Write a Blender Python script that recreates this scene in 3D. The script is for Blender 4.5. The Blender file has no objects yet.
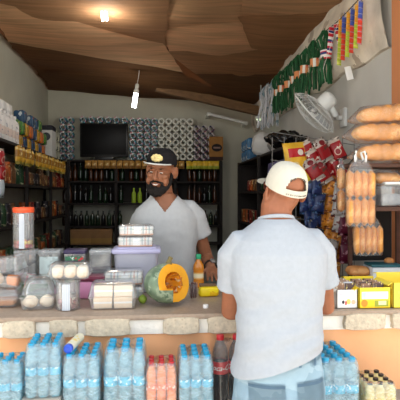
import bpy, bmesh, math, random
from mathutils import Vector, Matrix, Euler, noise
from mathutils.bvhtree import BVHTree
random.seed(11)
V = Vector
scn = bpy.context.scene
COL = scn.collection
PI = math.pi
R = math.radians

# ------------------------------------------------------------------ camera
YAW = R(5.0); SN, CS = math.sin(YAW), math.cos(YAW)
FPX, HZ, EYE = 500.0, 195.0, 1.60
def ray(px, py):
    dx = (px - 200.0) / FPX; dz = (HZ - py) / FPX
    return V((SN + dx * CS, CS - dx * SN, dz))
def at(px, py, Y):
    r = ray(px, py); return V((0, 0, EYE)) + r * (Y / r.y)
def on(px, py, z):
    r = ray(px, py); return V((0, 0, EYE)) + r * ((z - EYE) / r.z)
def onx(px, py, x):
    r = ray(px, py); return V((0, 0, EYE)) + r * (x / r.x)

cam_d = bpy.data.cameras.new('camera'); cam = bpy.data.objects.new('camera', cam_d); COL.objects.link(cam)
cam.location = (0, 0, EYE); cam.rotation_euler = (PI / 2, 0, -YAW)
cam_d.sensor_width = 36; cam_d.lens = FPX / 400 * 36; cam_d.shift_y = -(200 - HZ) / 400
cam_d.clip_start = 0.05; cam_d.clip_end = 200
scn.camera = cam
scn.view_settings.view_transform = 'Standard'; scn.view_settings.look = 'None'
scn.view_settings.gamma = 1; scn.view_settings.exposure = 0.0
scn.view_settings.use_curve_mapping = False
try:
    scn.cycles.transparent_max_bounces = 40
    scn.cycles.max_bounces = 10; scn.cycles.diffuse_bounces = 6
except Exception:
    pass

# ------------------------------------------------------------------ materials
def srgb(r, g, b):
    f = lambda c: (c / 255 / 12.92) if c / 255 <= 0.04045 else ((c / 255 + 0.055) / 1.055) ** 2.4
    return (f(r), f(g), f(b), 1)
_mats = {}
def _new(name):
    m = bpy.data.materials.new(name); m.use_nodes = True
    return m, m.node_tree.nodes, m.node_tree.links, m.node_tree.nodes['Principled BSDF']
def _mix(N, L, fac, a, b):
    x = N.new('ShaderNodeMix'); x.data_type = 'RGBA'
    if hasattr(fac, 'links'): L.new(fac, x.inputs[0])
    else: x.inputs[0].default_value = fac
    for v, i in ((a, 6), (b, 7)):
        if hasattr(v, 'links'): L.new(v, x.inputs[i])
        else: x.inputs[i].default_value = v
    return x.outputs[2]
def _math(N, L, op, a, b=None):
    x = N.new('ShaderNodeMath'); x.operation = op
    for v, i in ((a, 0), (b, 1)):
        if v is None: continue
        if hasattr(v, 'links'): L.new(v, x.inputs[i])
        else: x.inputs[i].default_value = v
    return x.outputs[0]
def mat(name, col, rough=0.6, metal=0.0, var=0.12, vs=9.0, bump=0.0, bs=40.0, spec=0.4, layers=(), stretch=None, sss=0):
    """procedural surface: noise-varied colour, printed layers in object space, bump"""
    if name in _mats: return _mats[name]
    m, N, L, P = _new(name)
    tc = N.new('ShaderNodeTexCoord')
    co = tc.outputs['Object']
    if stretch:
        mp = N.new('ShaderNodeMapping'); L.new(co, mp.inputs[0]); mp.inputs['Scale'].default_value = stretch
        cn = mp.outputs[0]
    else: cn = co
    no = N.new('ShaderNodeTexNoise'); L.new(cn, no.inputs['Vector']); no.inputs['Scale'].default_value = vs; no.inputs['Detail'].default_value = 5
    lo = tuple(c * (1 - var) for c in col[:3]) + (1,); hi = tuple(min(1, c * (1 + var)) for c in col[:3]) + (1,)
    rp = N.new('ShaderNodeValToRGB'); L.new(no.outputs[0], rp.inputs[0])
    rp.color_ramp.elements[0].position = .3; rp.color_ramp.elements[1].position = .7
    rp.color_ramp.elements[0].color = lo; rp.color_ramp.elements[1].color = hi
    c = rp.outputs[0]
    if layers:
        sx = N.new('ShaderNodeSeparateXYZ'); L.new(co, sx.inputs[0])
        X, Y_, Z = sx.outputs
        for ly in layers:
            k, a, lc = ly[0], ly[1], ly[2]
            if k == 'z':
                f = _math(N, L, 'MULTIPLY', _math(N, L, 'GREATER_THAN', Z, a[0]), _math(N, L, 'LESS_THAN', Z, a[1]))
            elif k == 'x':
                f = _math(N, L, 'MULTIPLY', _math(N, L, 'GREATER_THAN', X, a[0]), _math(N, L, 'LESS_THAN', X, a[1]))
            elif k == 'rect':
                f = _math(N, L, 'MULTIPLY', _math(N, L, 'LESS_THAN', _math(N, L, 'ABSOLUTE', _math(N, L, 'SUBTRACT', X, a[0])), a[2]),
                          _math(N, L, 'LESS_THAN', _math(N, L, 'ABSOLUTE', _math(N, L, 'SUBTRACT', Z, a[1])), a[3]))
            elif k == 'disc':
                dx = _math(N, L, 'DIVIDE', _math(N, L, 'SUBTRACT', X, a[0]), a[2]); dz = _math(N, L, 'DIVIDE', _math(N, L, 'SUBTRACT', Z, a[1]), a[3])
                f = _math(N, L, 'LESS_THAN', _math(N, L, 'ADD', _math(N, L, 'MULTIPLY', dx, dx), _math(N, L, 'MULTIPLY', dz, dz)), 1.0)
            elif k == 'zs':    # stripes along z, period a[0], duty a[1]
                f = _math(N, L, 'LESS_THAN', _math(N, L, 'FRACT', _math(N, L, 'DIVIDE', Z, a[0])), a[1])
            elif k == 'xs':
                f = _math(N, L, 'LESS_THAN', _math(N, L, 'FRACT', _math(N, L, 'DIVIDE', X, a[0])), a[1])
            elif k == 'n':     # blotches
                n2 = N.new('ShaderNodeTexNoise'); L.new(co, n2.inputs['Vector']); n2.inputs['Scale'].default_value = a[0]; n2.inputs['Detail'].default_value = 3
                f = _math(N, L, 'GREATER_THAN', n2.outputs[0], a[1])
            elif k == 'v':     # voronoi spots
                n2 = N.new('ShaderNodeTexVoronoi'); L.new(co, n2.inputs['Vector']); n2.inputs['Scale'].default_value = a[0]
                f = _math(N, L, 'LESS_THAN', n2.outputs['Distance'], a[1])
            elif k == 'vc':    # voronoi random cell chosen
                n2 = N.new('ShaderNodeTexVoronoi'); L.new(co, n2.inputs['Vector']); n2.inputs['Scale'].default_value = a[0]
                s2 = N.new('ShaderNodeSeparateColor'); L.new(n2.outputs['Color'], s2.inputs[0])
                f = _math(N, L, 'GREATER_THAN', s2.outputs[0], a[1])
            c = _mix(N, L, _math(N, L, 'MULTIPLY', f, ly[3] if len(ly) > 3 else 1.0), c, lc)
    L.new(c, P.inputs['Base Color'])
    P.inputs['Roughness'].default_value = rough; P.inputs['Metallic'].default_value = metal
    P.inputs['Specular IOR Level'].default_value = spec
    if sss: P.inputs['Subsurface Weight'].default_value = sss; P.inputs['Subsurface Radius'].default_value = (.02, .008, .004)
    if bump:
        nb = N.new('ShaderNodeTexNoise'); L.new(cn, nb.inputs['Vector']); nb.inputs['Scale'].default_value = bs; nb.inputs['Detail'].default_value = 4
        b = N.new('ShaderNodeBump'); b.inputs['Strength'].default_value = bump; b.inputs['Distance'].default_value = .01
        L.new(nb.outputs[0], b.inputs['Height']); L.new(b.outputs[0], P.inputs['Normal'])
    _mats[name] = m; return m
def clear(name, tint=(.96, .98, 1, 1), haze=.10, rough=.08, gloss=.5, hazecol=(.9, .93, .95, 1), bump=0, bs=60):
    """thin clear plastic: see-through, a little milky, shiny at grazing angles"""
    if name in _mats: return _mats[name]
    m, N, L, P = _new(name); N.remove(P); out = N['Material Output']
    tr = N.new('ShaderNodeBsdfTransparent'); tr.inputs[0].default_value = tint
    df = N.new('ShaderNodeBsdfDiffuse'); df.inputs[0].default_value = hazecol
    gl = N.new('ShaderNodeBsdfGlossy'); gl.inputs['Roughness'].default_value = rough; gl.inputs[0].default_value = (1, 1, 1, 1)
    m1 = N.new('ShaderNodeMixShader'); m1.inputs[0].default_value = haze; L.new(tr.outputs[0], m1.inputs[1]); L.new(df.outputs[0], m1.inputs[2])
    fr = N.new('ShaderNodeFresnel'); fr.inputs[0].default_value = 1.45
    f = _math(N, L, 'MINIMUM', _math(N, L, 'MULTIPLY', fr.outputs[0], gloss), .6)
    m2 = N.new('ShaderNodeMixShader'); L.new(f, m2.inputs[0]); L.new(m1.outputs[0], m2.inputs[1]); L.new(gl.outputs[0], m2.inputs[2])
    if bump:
        tc = N.new('ShaderNodeTexCoord')
        nb = N.new('ShaderNodeTexNoise'); L.new(tc.outputs['Object'], nb.inputs['Vector']); nb.inputs['Scale'].default_value = bs; nb.inputs['Detail'].default_value = 3
        b = N.new('ShaderNodeBump'); b.inputs['Strength'].default_value = bump; b.inputs['Distance'].default_value = .02
        L.new(nb.outputs[0], b.inputs['Height']); L.new(b.outputs[0], gl.inputs['Normal']); L.new(b.outputs[0], fr.inputs['Normal'])
    L.new(m2.outputs[0], out.inputs[0]); _mats[name] = m; return m
def glow(name, col, s):
    if name in _mats: return _mats[name]
    m, N, L, P = _new(name)
    P.inputs['Base Color'].default_value = col; P.inputs['Emission Color'].default_value = col; P.inputs['Emission Strength'].default_value = s
    _mats[name] = m; return m

# ------------------------------------------------------------------ mesh helpers
def I(): return Matrix.Identity(4)
def T(x=0, y=0, z=0): return Matrix.Translation(V((x, y, z)))
def RX(a): return Matrix.Rotation(R(a), 4, 'X')
def RY(a): return Matrix.Rotation(R(a), 4, 'Y')
def RZ(a): return Matrix.Rotation(R(a), 4, 'Z')
def SC(x, y, z): return Matrix.Diagonal((x, y, z, 1))
def NB(): return bmesh.new()
def add(bm, t, M=None, mi=0):
    if M is not None: t.transform(M)
    if mi:
        for f in t.faces: f.material_index = mi
    me = bpy.data.meshes.new('tmp'); t.to_mesh(me); t.free(); bm.from_mesh(me); bpy.data.meshes.remove(me); return bm
def box(bm, c, s, bev=0.0, M=None, mi=0, seg=2):
    t = NB(); bmesh.ops.create_cube(t, size=1.0); t.transform(Matrix.Translation(V(c)) @ SC(*s))
    if bev: bmesh.ops.bevel(t, geom=t.edges[:], offset=bev, segments=seg, affect='EDGES', profile=.5)
    return add(bm, t, M, mi)
def lathe(bm, prof, seg=16, M=None, mi=0, mis=None):
    t = NB(); rings = []
    for r, z in prof:
        if r < 1e-6: rings.append([t.verts.new((0, 0, z))])
        else: rings.append([t.verts.new((r * math.cos(2 * PI * k / seg), r * math.sin(2 * PI * k / seg), z)) for k in range(seg)])
    for i in range(len(rings) - 1):
        a, b = rings[i], rings[i + 1]
        for k in range(seg):
            k2 = (k + 1) % seg
            if len(a) == 1 and len(b) == 1: continue
            if len(a) == 1: f = t.faces.new((a[0], b[k2], b[k]))
            elif len(b) == 1: f = t.faces.new((a[k], a[k2], b[0]))
            else: f = t.faces.new((a[k], a[k2], b[k2], b[k]))
            f.material_index = mis[i] if mis else mi
    bmesh.ops.recalc_face_normals(t, faces=t.faces[:])
    if M is not None: t.transform(M)
    return add(bm, t)
def loft(bm, rings, cap=True, mi=0, closed=True):
    t = NB(); vs = [[t.verts.new(p) for p in r] for r in rings]; n = len(vs[0])
    for i in range(len(vs) - 1):
        for k in range(n if closed else n - 1):
            k2 = (k + 1) % n; t.faces.new((vs[i][k], vs[i][k2], vs[i + 1][k2], vs[i + 1][k]))
    if cap: t.faces.new(vs[0][::-1]); t.faces.new(vs[-1])
    bmesh.ops.recalc_face_normals(t, faces=t.faces[:])
    return add(bm, t, None, mi)
def tube(bm, pts, rad, seg=8, mi=0, rnd=False, flat=1.0):
    pts = [V(p) for p in pts]; n = len(pts)
    rad = [rad] * n if not hasattr(rad, '__len__') else list(rad)
    if rnd:   # rounded ends
        d0 = (pts[0] - pts[1]).normalized(); d1 = (pts[-1] - pts[-2]).normalized()
        pre = [(pts[0] + d0 * rad[0] * s, rad[0] * c) for s, c in ((.95, .3), (.7, .71), (.35, .94))]
        post = [(pts[-1] + d1 * rad[-1] * s, rad[-1] * c) for s, c in ((.35, .94), (.7, .71), (.95, .3))]
        pts = [p for p, _ in pre] + pts + [p for p, _ in post]; rad = [r for _, r in pre] + rad + [r for _, r in post]; n = len(pts)
    tg = []
    for i in range(n):
        a = pts[max(i - 1, 0)]; b = pts[min(i + 1, n - 1)]; tg.append((b - a).normalized())
    up = V((0, 0, 1)) if abs(tg[0].z) < .9 else V((1, 0, 0))
    u = (up - tg[0] * up.dot(tg[0])).normalized(); rings = []
    for i in range(n):
        u = (u - tg[i] * u.dot(tg[i])).normalized(); w = tg[i].cross(u)
        rings.append([pts[i] + (u * math.cos(2 * PI * k / seg) + w * flat * math.sin(2 * PI * k / seg)) * rad[i] for k in range(seg)])
    return loft(bm, rings, True, mi)
def ball(bm, c, r, M=None, mi=0, seg=14, rings=9):
    if not hasattr(r, '__len__'): r = (r, r, r)
    t = NB(); bmesh.ops.create_uvsphere(t, u_segments=seg, v_segments=rings, radius=1)
    t.transform(Matrix.Translation(V(c)) @ (M if M else I()) @ SC(*r)); return add(bm, t, None, mi)
def grid(fn, nu, nv, bm=None, mi=0, thick=0.0):
    """surface fn(u,v), u,v in 0..1; with thickness it becomes a closed sheet"""
    bm = bm or NB(); t = NB()
    vs = [[t.verts.new(fn(i / nu, j / nv)) for j in range(nv + 1)] for i in range(nu + 1)]
    for i in range(nu):
        for j in range(nv): t.faces.new((vs[i][j], vs[i + 1][j], vs[i + 1][j + 1], vs[i][j + 1]))
    if thick: bmesh.ops.solidify(t, geom=t.faces[:], thickness=thick)
    bmesh.ops.recalc_face_normals(t, faces=t.faces[:]) if thick else None
    return add(bm, t, None, mi)
def jitter(bm, amp, sc, seed=0.0):
    for v in bm.verts:
        p = v.co * sc + V((seed, seed * 1.7, -seed)); v.co += V((noise.noise(p), noise.noise(p + V((31, 7, 3))), noise.noise(p + V((5, 57, 13))))) * amp
    return bm

# ------------------------------------------------------------------ objects
def obj(name, bm, mats, parent=None, smooth=True, loc=None, ang=40):
    if isinstance(bm, bmesh.types.BMesh):
        me = bpy.data.meshes.new(name); bm.to_mesh(me); bm.free()
    else: me = bm
    if not isinstance(mats, (list, tuple)): mats = [mats]
    me.materials.clear()
    for m in mats: me.materials.append(m)
    if smooth:
        me.polygons.foreach_set('use_smooth', [True] * len(me.polygons))
        try: me.set_sharp_from_angle(angle=R(ang))
        except Exception: pass
    o = bpy.data.objects.new(name, me); COL.objects.link(o)
    if parent: o.parent = parent
    if loc is not None: o.location = loc
    return o
def tag(o, label, cat, group=None):
    o['label'] = label; o['category'] = cat
    if group: o['group'] = group
    return o
def thing(name, label, cat, loc=(0, 0, 0), rot=(0, 0, 0), group=None):
    o = bpy.data.objects.new(name, None); COL.objects.link(o); o.location = loc
    o.rotation_euler = tuple(R(a) for a in rot); o.empty_display_size = .05
    return tag(o, label, cat, group)
def struct(name, bm, m, smooth=False):
    o = obj(name, bm, m, smooth=smooth); o['kind'] = 'structure'; return o
def dup(o, loc, rot=None, label=None, group=None, scale=None):
    c = o.copy(); COL.objects.link(c); c.location = loc
    if rot is not None: c.rotation_euler = tuple(R(a) for a in rot)
    if scale: c.scale = scale
    if label: c['label'] = label
    if group: c['group'] = group
    _dk(o, c); return c
def _dk(o, c):
    for ch in [k for k in COL.objects if k.parent == o]:
        d = ch.copy(); COL.objects.link(d); d.parent = c; _dk(ch, d)
def remesh(bm, vox, sm=4, fac=.5):
    me = bpy.data.meshes.new('tmp'); bm.to_mesh(me); bm.free()
    o = bpy.data.objects.new('tmp', me); COL.objects.link(o)
    m = o.modifiers.new('r', 'REMESH'); m.mode = 'VOXEL'; m.voxel_size = vox
    s = o.modifiers.new('s', 'SMOOTH'); s.iterations = sm; s.factor = fac
    dg = bpy.context.evaluated_depsgraph_get(); dg.update()
    r = bpy.data.meshes.new_from_object(o.evaluated_get(dg)); bpy.data.objects.remove(o); bpy.data.meshes.remove(me)
    b = NB(); b.from_mesh(r); bpy.data.meshes.remove(r); return b
def bvh(bm): return BVHTree.FromBMesh(bm)
def patch(tree, fn, d, nu, nv, off, thick=.002):
    """lay a sheet on a surface: fn(u,v) gives start points, cast along d"""
    d = V(d).normalized()
    def g(u, v):
        p = V(fn(u, v)); h = tree.ray_cast(p, d)
        return (h[0] if h[0] else p + d * .3) - d * off
    return grid(g, nu, nv, thick=thick)
# ================================================================== world, sun
w = bpy.data.worlds.new('sky'); scn.world = w; w.use_nodes = True
wn, wl = w.node_tree.nodes, w.node_tree.links
bg = wn['Background']
sky = wn.new('ShaderNodeTexSky'); sky.sky_type = 'HOSEK_WILKIE'; sky.turbidity = 4; sky.sun_direction = (.35, -.55, .76)
mixw = wn.new('ShaderNodeMix'); mixw.data_type = 'RGBA'; mixw.inputs[0].default_value = .85
wl.new(sky.outputs[0], mixw.inputs[6]); mixw.inputs[7].default_value = (.93, .97, 1, 1)
wl.new(mixw.outputs[2], bg.inputs[0]); bg.inputs[1].default_value = 2.1
sd = bpy.data.lights.new('sun', 'SUN'); so = bpy.data.objects.new('sun', sd); COL.objects.link(so)
sd.energy = 8.5; sd.angle = R(3); sd.color = (1, .95, .87)
so.rotation_euler = V((-.15, -.40, -.90)).to_track_quat('-Z', 'Y').to_euler()

# ================================================================== setting
XL, XR, YB, ZF = -1.58, 1.50, 7.50, 0.15
ZC = 3.2
def ceil_z(x, y):
    a = min(max((y - 4.6) / 2.9, 0), 1); b = min(max((x - XL) / 3.1, 0), 1)
    return ZC - .30 * a * b
m_wall = mat('painted_plaster', srgb(190, 188, 172), .85, var=.06, vs=3, bump=.15, bs=25)
m_wallr = mat('rough_concrete', srgb(226, 216, 200), .9, var=.22, vs=4, bump=.5, bs=18, layers=[('n', (5, .6), srgb(150, 128, 105), .6)])
m_conc = mat('grey_panel', srgb(204, 202, 196), .85, var=.06, vs=3, bump=.1, layers=[('n', (2.5, .66), srgb(150, 138, 122), .5)])
m_floor = mat('dark_floor', srgb(95, 88, 80), .8, var=.2, vs=4)
m_ground = mat('pale_pavement', srgb(225, 216, 202), .9, var=.1, vs=2)
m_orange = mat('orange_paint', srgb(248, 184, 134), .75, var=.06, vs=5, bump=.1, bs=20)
m_card_c = mat('ceiling_board', srgb(110, 80, 55), .9, var=.15)
struct('ground', box(NB(), (0, -8, -.05), (60, 40, .1)), m_ground)
struct('floor', box(NB(), (0, 5.1, .075), (3.6, 5.0, .15)), m_floor)
struct('wall_left', box(NB(), (XL - .06, 4.85, 1.6), (.12, 5.5, 3.3)), m_wall)
struct('wall_right', box(NB(), (XR + .06, 4.85, 1.6), (.12, 5.5, 3.3)), m_conc)
for sx_ in (-1, 1): struct('wall_facade', box(NB(), (sx_ * 2.84, 2.18, 1.65), (2.4, .16, 3.3)), m_orange)
struct('wall_back', box(NB(), (0, YB + .06, 1.6), (3.4, .12, 3.3)), m_wall)
struct('wall_front', box(NB(), (0, 2.19, .505), (3.2, .12, 1.01)), m_orange)
def cg(u, v):
    x = XL - .2 + 3.5 * u; y = 2.0 + 5.65 * v; return V((x, y, ceil_z(x, y) + .08))
struct('ceiling', grid(cg, 12, 30, thick=.05), m_card_c)
# rough concrete ledge running along the right wall under the ceiling
def lg(u, v):
    y = 3.06 + 4.4 * u; a = v * 2 * PI
    return V((XR - .01 + .075 * math.cos(a) + .035 * noise.noise(V((y * 4, math.sin(a) * 2, 1))), y, 2.86 + .32 * math.sin(a) + .05 * noise.noise(V((y * 2.2, math.sin(a) * 2, 7)))))
struct('trim_1', grid(lg, 60, 14), m_wallr, True)
# painted pilaster at the right edge of the opening
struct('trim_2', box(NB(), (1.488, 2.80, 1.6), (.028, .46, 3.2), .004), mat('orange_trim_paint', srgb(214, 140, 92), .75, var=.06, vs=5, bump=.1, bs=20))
# stepped block the crates of drinks stand on (two steps, see packs below)
m_block = mat('grey_block', srgb(150, 145, 138), .9, var=.1)

# ceiling timber and cardboard sheets
m_timber = mat('weathered_timber', srgb(120, 90, 62), .85, var=.25, vs=6, stretch=(1, 8, 8), bump=.3)
a = at(178, 92, 6.7); b = at(262, 112, 6.9)
bm = NB()
d = (b - a).normalized(); n_ = d.cross(V((0, 0, 1))).normalized(); u_ = n_.cross(d)
loft(bm, [[p + n_ * sx * .05 + u_ * sz * .06 for sx, sz in ((-1, -1), (1, -1), (1, 1), (-1, 1))] for p in (a - d * .3, a * .5 + b * .5, b + d * .1)])
tag(obj('roof_beam', bm, m_timber, smooth=False), 'rough timber beam slanting under the ceiling in the back right corner', 'beam')
def card(name, c, var=.20, lines=0.6):
    return mat(name, c, .85, var=var, vs=3, stretch=(.6, 7, 1), bump=lines, bs=9)
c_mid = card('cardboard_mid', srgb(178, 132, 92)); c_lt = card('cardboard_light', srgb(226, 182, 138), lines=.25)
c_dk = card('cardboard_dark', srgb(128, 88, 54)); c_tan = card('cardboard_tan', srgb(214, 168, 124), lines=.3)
def onceil(px, py, off):
    p = on(px, py, ZC - off)
    if p.y < 0 or p.y > 12: p = on(px, min(py, 150), ZC - off)
    for _ in range(12):
        p = on(px, py, ceil_z(p.x, p.y) - off)
    return p
def sheet(quad, off, m, label, seed, sag=.02):
    pts = [onceil(px, py, off) for px, py in quad]
    def g(u, v):
        p = (pts[0] * (1 - u) + pts[1] * u) * (1 - v) + (pts[3] * (1 - u) + pts[2] * u) * v
        q = p * 2.3 + V((seed, seed, 0))
        e = noise.noise(q * 2.2 + V((9, 2, 4))) * .03
        return p + V((e, e * .8, noise.noise(q) * .018 - sag * math.sin(PI * u) * math.sin(PI * v)))
    bm = grid(g, 22, 18, thick=.006)
    tag(obj('cardboard_sheet', bm, m), label, 'cardboard', 'cardboard sheets lining the ceiling')
sheet([(-30, -55), (172, -45), (166, 50), (-20, 6)], .03, c_mid, 'brown ribbed cardboard sheet at the ceiling front, behind the nearest bulb', 1)
sheet([(-15, 0), (164, 44), (182, 72), (8, 42)], .045, c_lt, 'pale worn strip of cardboard under the front left ceiling sheet', 2)
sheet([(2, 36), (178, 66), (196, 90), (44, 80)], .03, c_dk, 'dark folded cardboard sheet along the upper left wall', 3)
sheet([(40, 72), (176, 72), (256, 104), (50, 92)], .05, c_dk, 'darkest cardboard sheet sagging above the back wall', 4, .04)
sheet([(164, -50), (262, -50), (246, 26), (166, 34)], .022, c_tan, 'smooth tan cardboard sheet in the middle of the ceiling front', 5)
sheet([(158, 28), (250, 22), (262, 56), (172, 58)], .036, c_lt, 'pale tan torn cardboard piece behind the smooth tan sheet', 6)
sheet([(165, 52), (300, 46), (270, 84), (205, 80)], .045, c_mid, 'brown creased cardboard sheet sloping to the candy strips', 7)
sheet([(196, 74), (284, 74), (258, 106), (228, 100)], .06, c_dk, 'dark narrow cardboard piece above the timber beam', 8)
sheet([(246, -50), (372, -45), (330, 22), (240, 22)], .03, c_tan, 'broad light cardboard sheet at the front right of the ceiling', 9)
sheet([(238, 16), (338, 12), (296, 56), (252, 48)], .048, c_mid, 'brown cardboard sheet with a fold, between broad light sheet and candy strips', 10)

# ================================================================== counter
cnt = thing('shop_counter', 'long shop counter with grey top and pale stone cladding', 'counter', (0, 2.45, 0))
ZT = 1.10
m_top = mat('counter_top_granite', srgb(160, 140, 122), .35, var=.12, vs=60, bump=.05)
m_mortar = mat('white_mortar', srgb(248, 244, 236), .8, var=.04, vs=14, bump=.3, bs=60)
m_stone = mat('beige_stone', srgb(206, 192, 170), .75, var=.16, vs=55, bump=.4, bs=70, layers=[('v', (50, .22), srgb(182, 165, 142), .6)])
obj('worktop', box(NB(), (0, -.02, ZT - .012), (3.0, .66, .024), .006), m_top, cnt)
obj('apron', box(NB(), (0, -.03, 1.05), (3.0, .60, .076), .004), m_mortar, cnt)
bm = NB()
rs = random.Random(3)
x = -1.35; k = 0
spans = [(2, 36), (49, 78), (84, 131), (162, 200), (207, 240), (246, 285), (292, 322), (343, 386), (391, 425), (-48, -6)]
for p0, p1 in spans:
    xa = at(p0, 326, 2.105).x; xb = at(p1, 326, 2.105).x; xm, hw = (xa + xb) / 2, (xb - xa) / 2
    poly = []
    for i in range(18):
        t = 2 * PI * i / 18; ct, st = math.cos(t), math.sin(t)
        r = 1 / max(abs(ct), abs(st)) ; r = r * .88 + .12
        r *= 1 + .10 * noise.noise(V((xm * 9 + ct * 2, st * 2, k)))
        poly.append((xm + ct * r * hw * .96, max(min(1.05 + st * r * .037, 1.086), 1.014)))
    bm = NB(); loft(bm, [[V((px, -.329, pz)) for px, pz in poly], [V((px, -.352, pz)) for px, pz in poly], [V((xm + (px - xm) * .96, -.356, 1.05 + (pz - 1.05) * .93)) for px, pz in poly]])
    k += 1; obj('cladding_stone', bm, m_stone, cnt)

# ================================================================== lamps
m_fit = mat('white_plastic', srgb(232, 232, 226), .4, var=.03)
m_lit = glow('lit_lamp_glass', (1, 1, .97, 1), 9)
def cfl(p, L, tilt, label, zc, W_):
    t = thing('energy_saving_bulb', label, 'lamp', p, tilt, 'ceiling bulbs')
    ld = bpy.data.lights.new('bulb_light', 'POINT'); ld.energy = W_; ld.shadow_soft_size = .05; ld.color = (1, .96, .88)
    lo = bpy.data.objects.new('bulb_light', ld); COL.objects.link(lo); lo.parent = t; lo.location = (0, 0, -L * .95 - .06)
    bm = NB()
    for sx in (-1, 1):
        for sy in (-1, 1):
            tube(bm, [(sx * .016, sy * .013, 0), (sx * .016, sy * .013, -L * .8)], .0105, 10, rnd=True)
        tube(bm, [(sx * .016, -.013, -L * .8), (sx * .016, -.007, -L * .87), (sx * .016, .007, -L * .87), (sx * .016, .013, -L * .8)], .0105, 10)
    obj('glass_tubes', bm, m_lit, t)
    obj('base', lathe(NB(), [(0, -.005), (.032, -.005), (.034, .02), (.026, .045), (.016, .05), (.016, .065), (0, .065)], 20), m_fit, t)
    obj('lamp_holder', lathe(NB(), [(0, .055), (.023, .055), (.025, .09), (.018, .11), (0, .11)], 18), m_fit, t)
    obj('cord', tube(NB(), [(0, 0, .10), (.003, 0, (zc + .10) / 2), (0, 0, zc)], .004, 6), m_fit, t)
p = at(103, 7, 4.25); cfl(p, .12, (4, -8, 0), 'lit white bulb hanging at the ceiling front', ceil_z(p.x, p.y) - p.z - .02, 12)
p = at(136, 93, 6.0); cfl(p, .19, (0, 8, 0), 'lit white bulb hanging far back over the shelves', ceil_z(p.x, p.y) - p.z - .02, 7)
a, b = at(209, 114, 7.2), at(246, 123, 7.2)
bm = NB(); tube(bm, [a, b], .022, 12)
t = thing('tube_lamp', 'unlit white tube lamp on the back wall under the timber beam', 'lamp', a)
bm.transform(T(*(-a))); obj('glass_tube', bm, m_fit, t)
for q_ in (V((0, 0, 0)), b - a): obj('end_bracket', box(NB(), tuple(q_ + V((0, .15, 0))), (.05, .30, .05), .004), m_fit, t)
a, b = at(257, 119, 6.2), at(265, 121, 6.2)
t = thing('tube_lamp', 'small lit greenish lamp tube beside the white plastic bundles', 'lamp', a)
bm = NB(); tube(bm, [(0, 0, 0), b - a], .014, 10); obj('glass_tube', bm, glow('greenish_lamp', (.8, 1, .6, 1), 3), t)
bm = NB(); box(bm, tuple((b - a) / 2 + V((0, 0, .03))), (.14, .04, .035), .005); tube(bm, [(0.05, 0, .04), (.05, 0, ceil_z(a.x, a.y) - a.z + .05)], .006, 6); obj('housing', bm, m_fit, t)

# ================================================================== people
def skin(name, c): return mat(name, c, .5, var=.10, vs=30, spec=.35, sss=.08)
def hand(bm, W, f, n, t, curl=.5, s=1.0):
    """W wrist, f forward, n palm-facing normal, t thumb side"""
    f, n, t = V(f).normalized(), V(n).normalized(), V(t).normalized()
    rings = []
    for d, w_, h in ((-.02, .027, .021), (.0, .028, .02), (.03, .037, .017), (.06, .042, .016), (.085, .041, .013), (.095, .036, .009)):
        c = W + f * d * s
        rings.append([c + (t * math.cos(2 * PI * k / 14) * w_ + n * math.sin(2 * PI * k / 14) * h) * s for k in range(14)])
    loft(bm, rings)
    for i, (o, L) in enumerate(((.031, .070), (.0105, .078), (-.0105, .073), (-.031, .056))):
        p = W + (f * .078 + t * o) * s; dirv = (f + t * o * 2.5).normalized(); pts = [p]; ang = curl * .35
        for seg, fr in enumerate((.45, .32, .26)):
            dd = (dirv * math.cos(ang) + n * math.sin(ang)).normalized(); p = p + dd * L * fr * s * 1.1; pts.append(p); ang += curl * .7
        tube(bm, pts, [.0092 * s, .0088 * s, .008 * s, .0068 * s], 8, rnd=True)
    p = W + (f * .02 + t * .026) * s
    pts = [p, p + (f * .035 + t * .026 + n * .008) * s, p + (f * .066 + t * .034 + n * .02) * s, p + (f * .088 + t * .032 + n * .028) * s]
    tube(bm, pts, [.013 * s, .0115 * s, .0095 * s, .008 * s], 8, rnd=True)
def head_into(bm, H):
    """head facing local +Y, origin at its centre; H local->world"""
    t = NB()
    ball(t, (0, -.014, .035), (.076, .096, .083), seg=24, rings=16)
    ball(t, (0, .022, -.035), (.063, .068, .082), seg=20, rings=14)
    ball(t, (0, .050, -.092), (.036, .034, .026))
    for s in (-1, 1):
        ball(t, (s * .043, .045, -.055), (.022, .042, .034), RZ(-s * 20))       # jaw side
        ball(t, (s * .041, .064, -.022), (.023, .021, .019))                    # cheek
        ball(t, (s * .030, .081, .021), (.026, .012, .0075), RY(-s * 6))        # brow
        ball(t, (s * .086, -.010, -.014), (.009, .024, .037), RX(12) @ RZ(s * 30))
        ball(t, (s * .078, .004, -.014), (.012, .012, .020))
        ball(t, (s * .011, .098, -.033), (.009, .010, .008))                    # nostril wing
    tube(t, [(0, .086, .012), (0, .098, -.012), (0, .107, -.030)], [.008, .010, .013], 10, rnd=True)
    ball(t, (0, .087, -.061), (.025, .013, .0065)); ball(t, (0, .086, -.073), (.021, .013, .007))
    t.transform(H); add(bm, t)
def limb(bm, pts, rad, seg=14, flat=1): tube(bm, pts, rad, seg, rnd=True, flat=flat)
def torso(bm, sl, seg=28):
    rings = []
    for z, cx, cy, rx, ry in sl:
        rg = []
        for k in range(seg):
            a = 2 * PI * k / seg; c, s = math.cos(a), math.sin(a)
            rg.append(V((cx + rx * math.copysign(abs(c) ** .85, c), cy + ry * math.copysign(abs(s) ** .85, s), z)))
        rings.append(rg)
    loft(bm, rings)
def densify(sl, n=4):
    out = []
    for a, b in zip(sl, sl[1:]):
        for i in range(n): out.append(tuple(a[k] + (b[k] - a[k]) * i / n for k in range(5)))
    return out + [sl[-1]]
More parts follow.
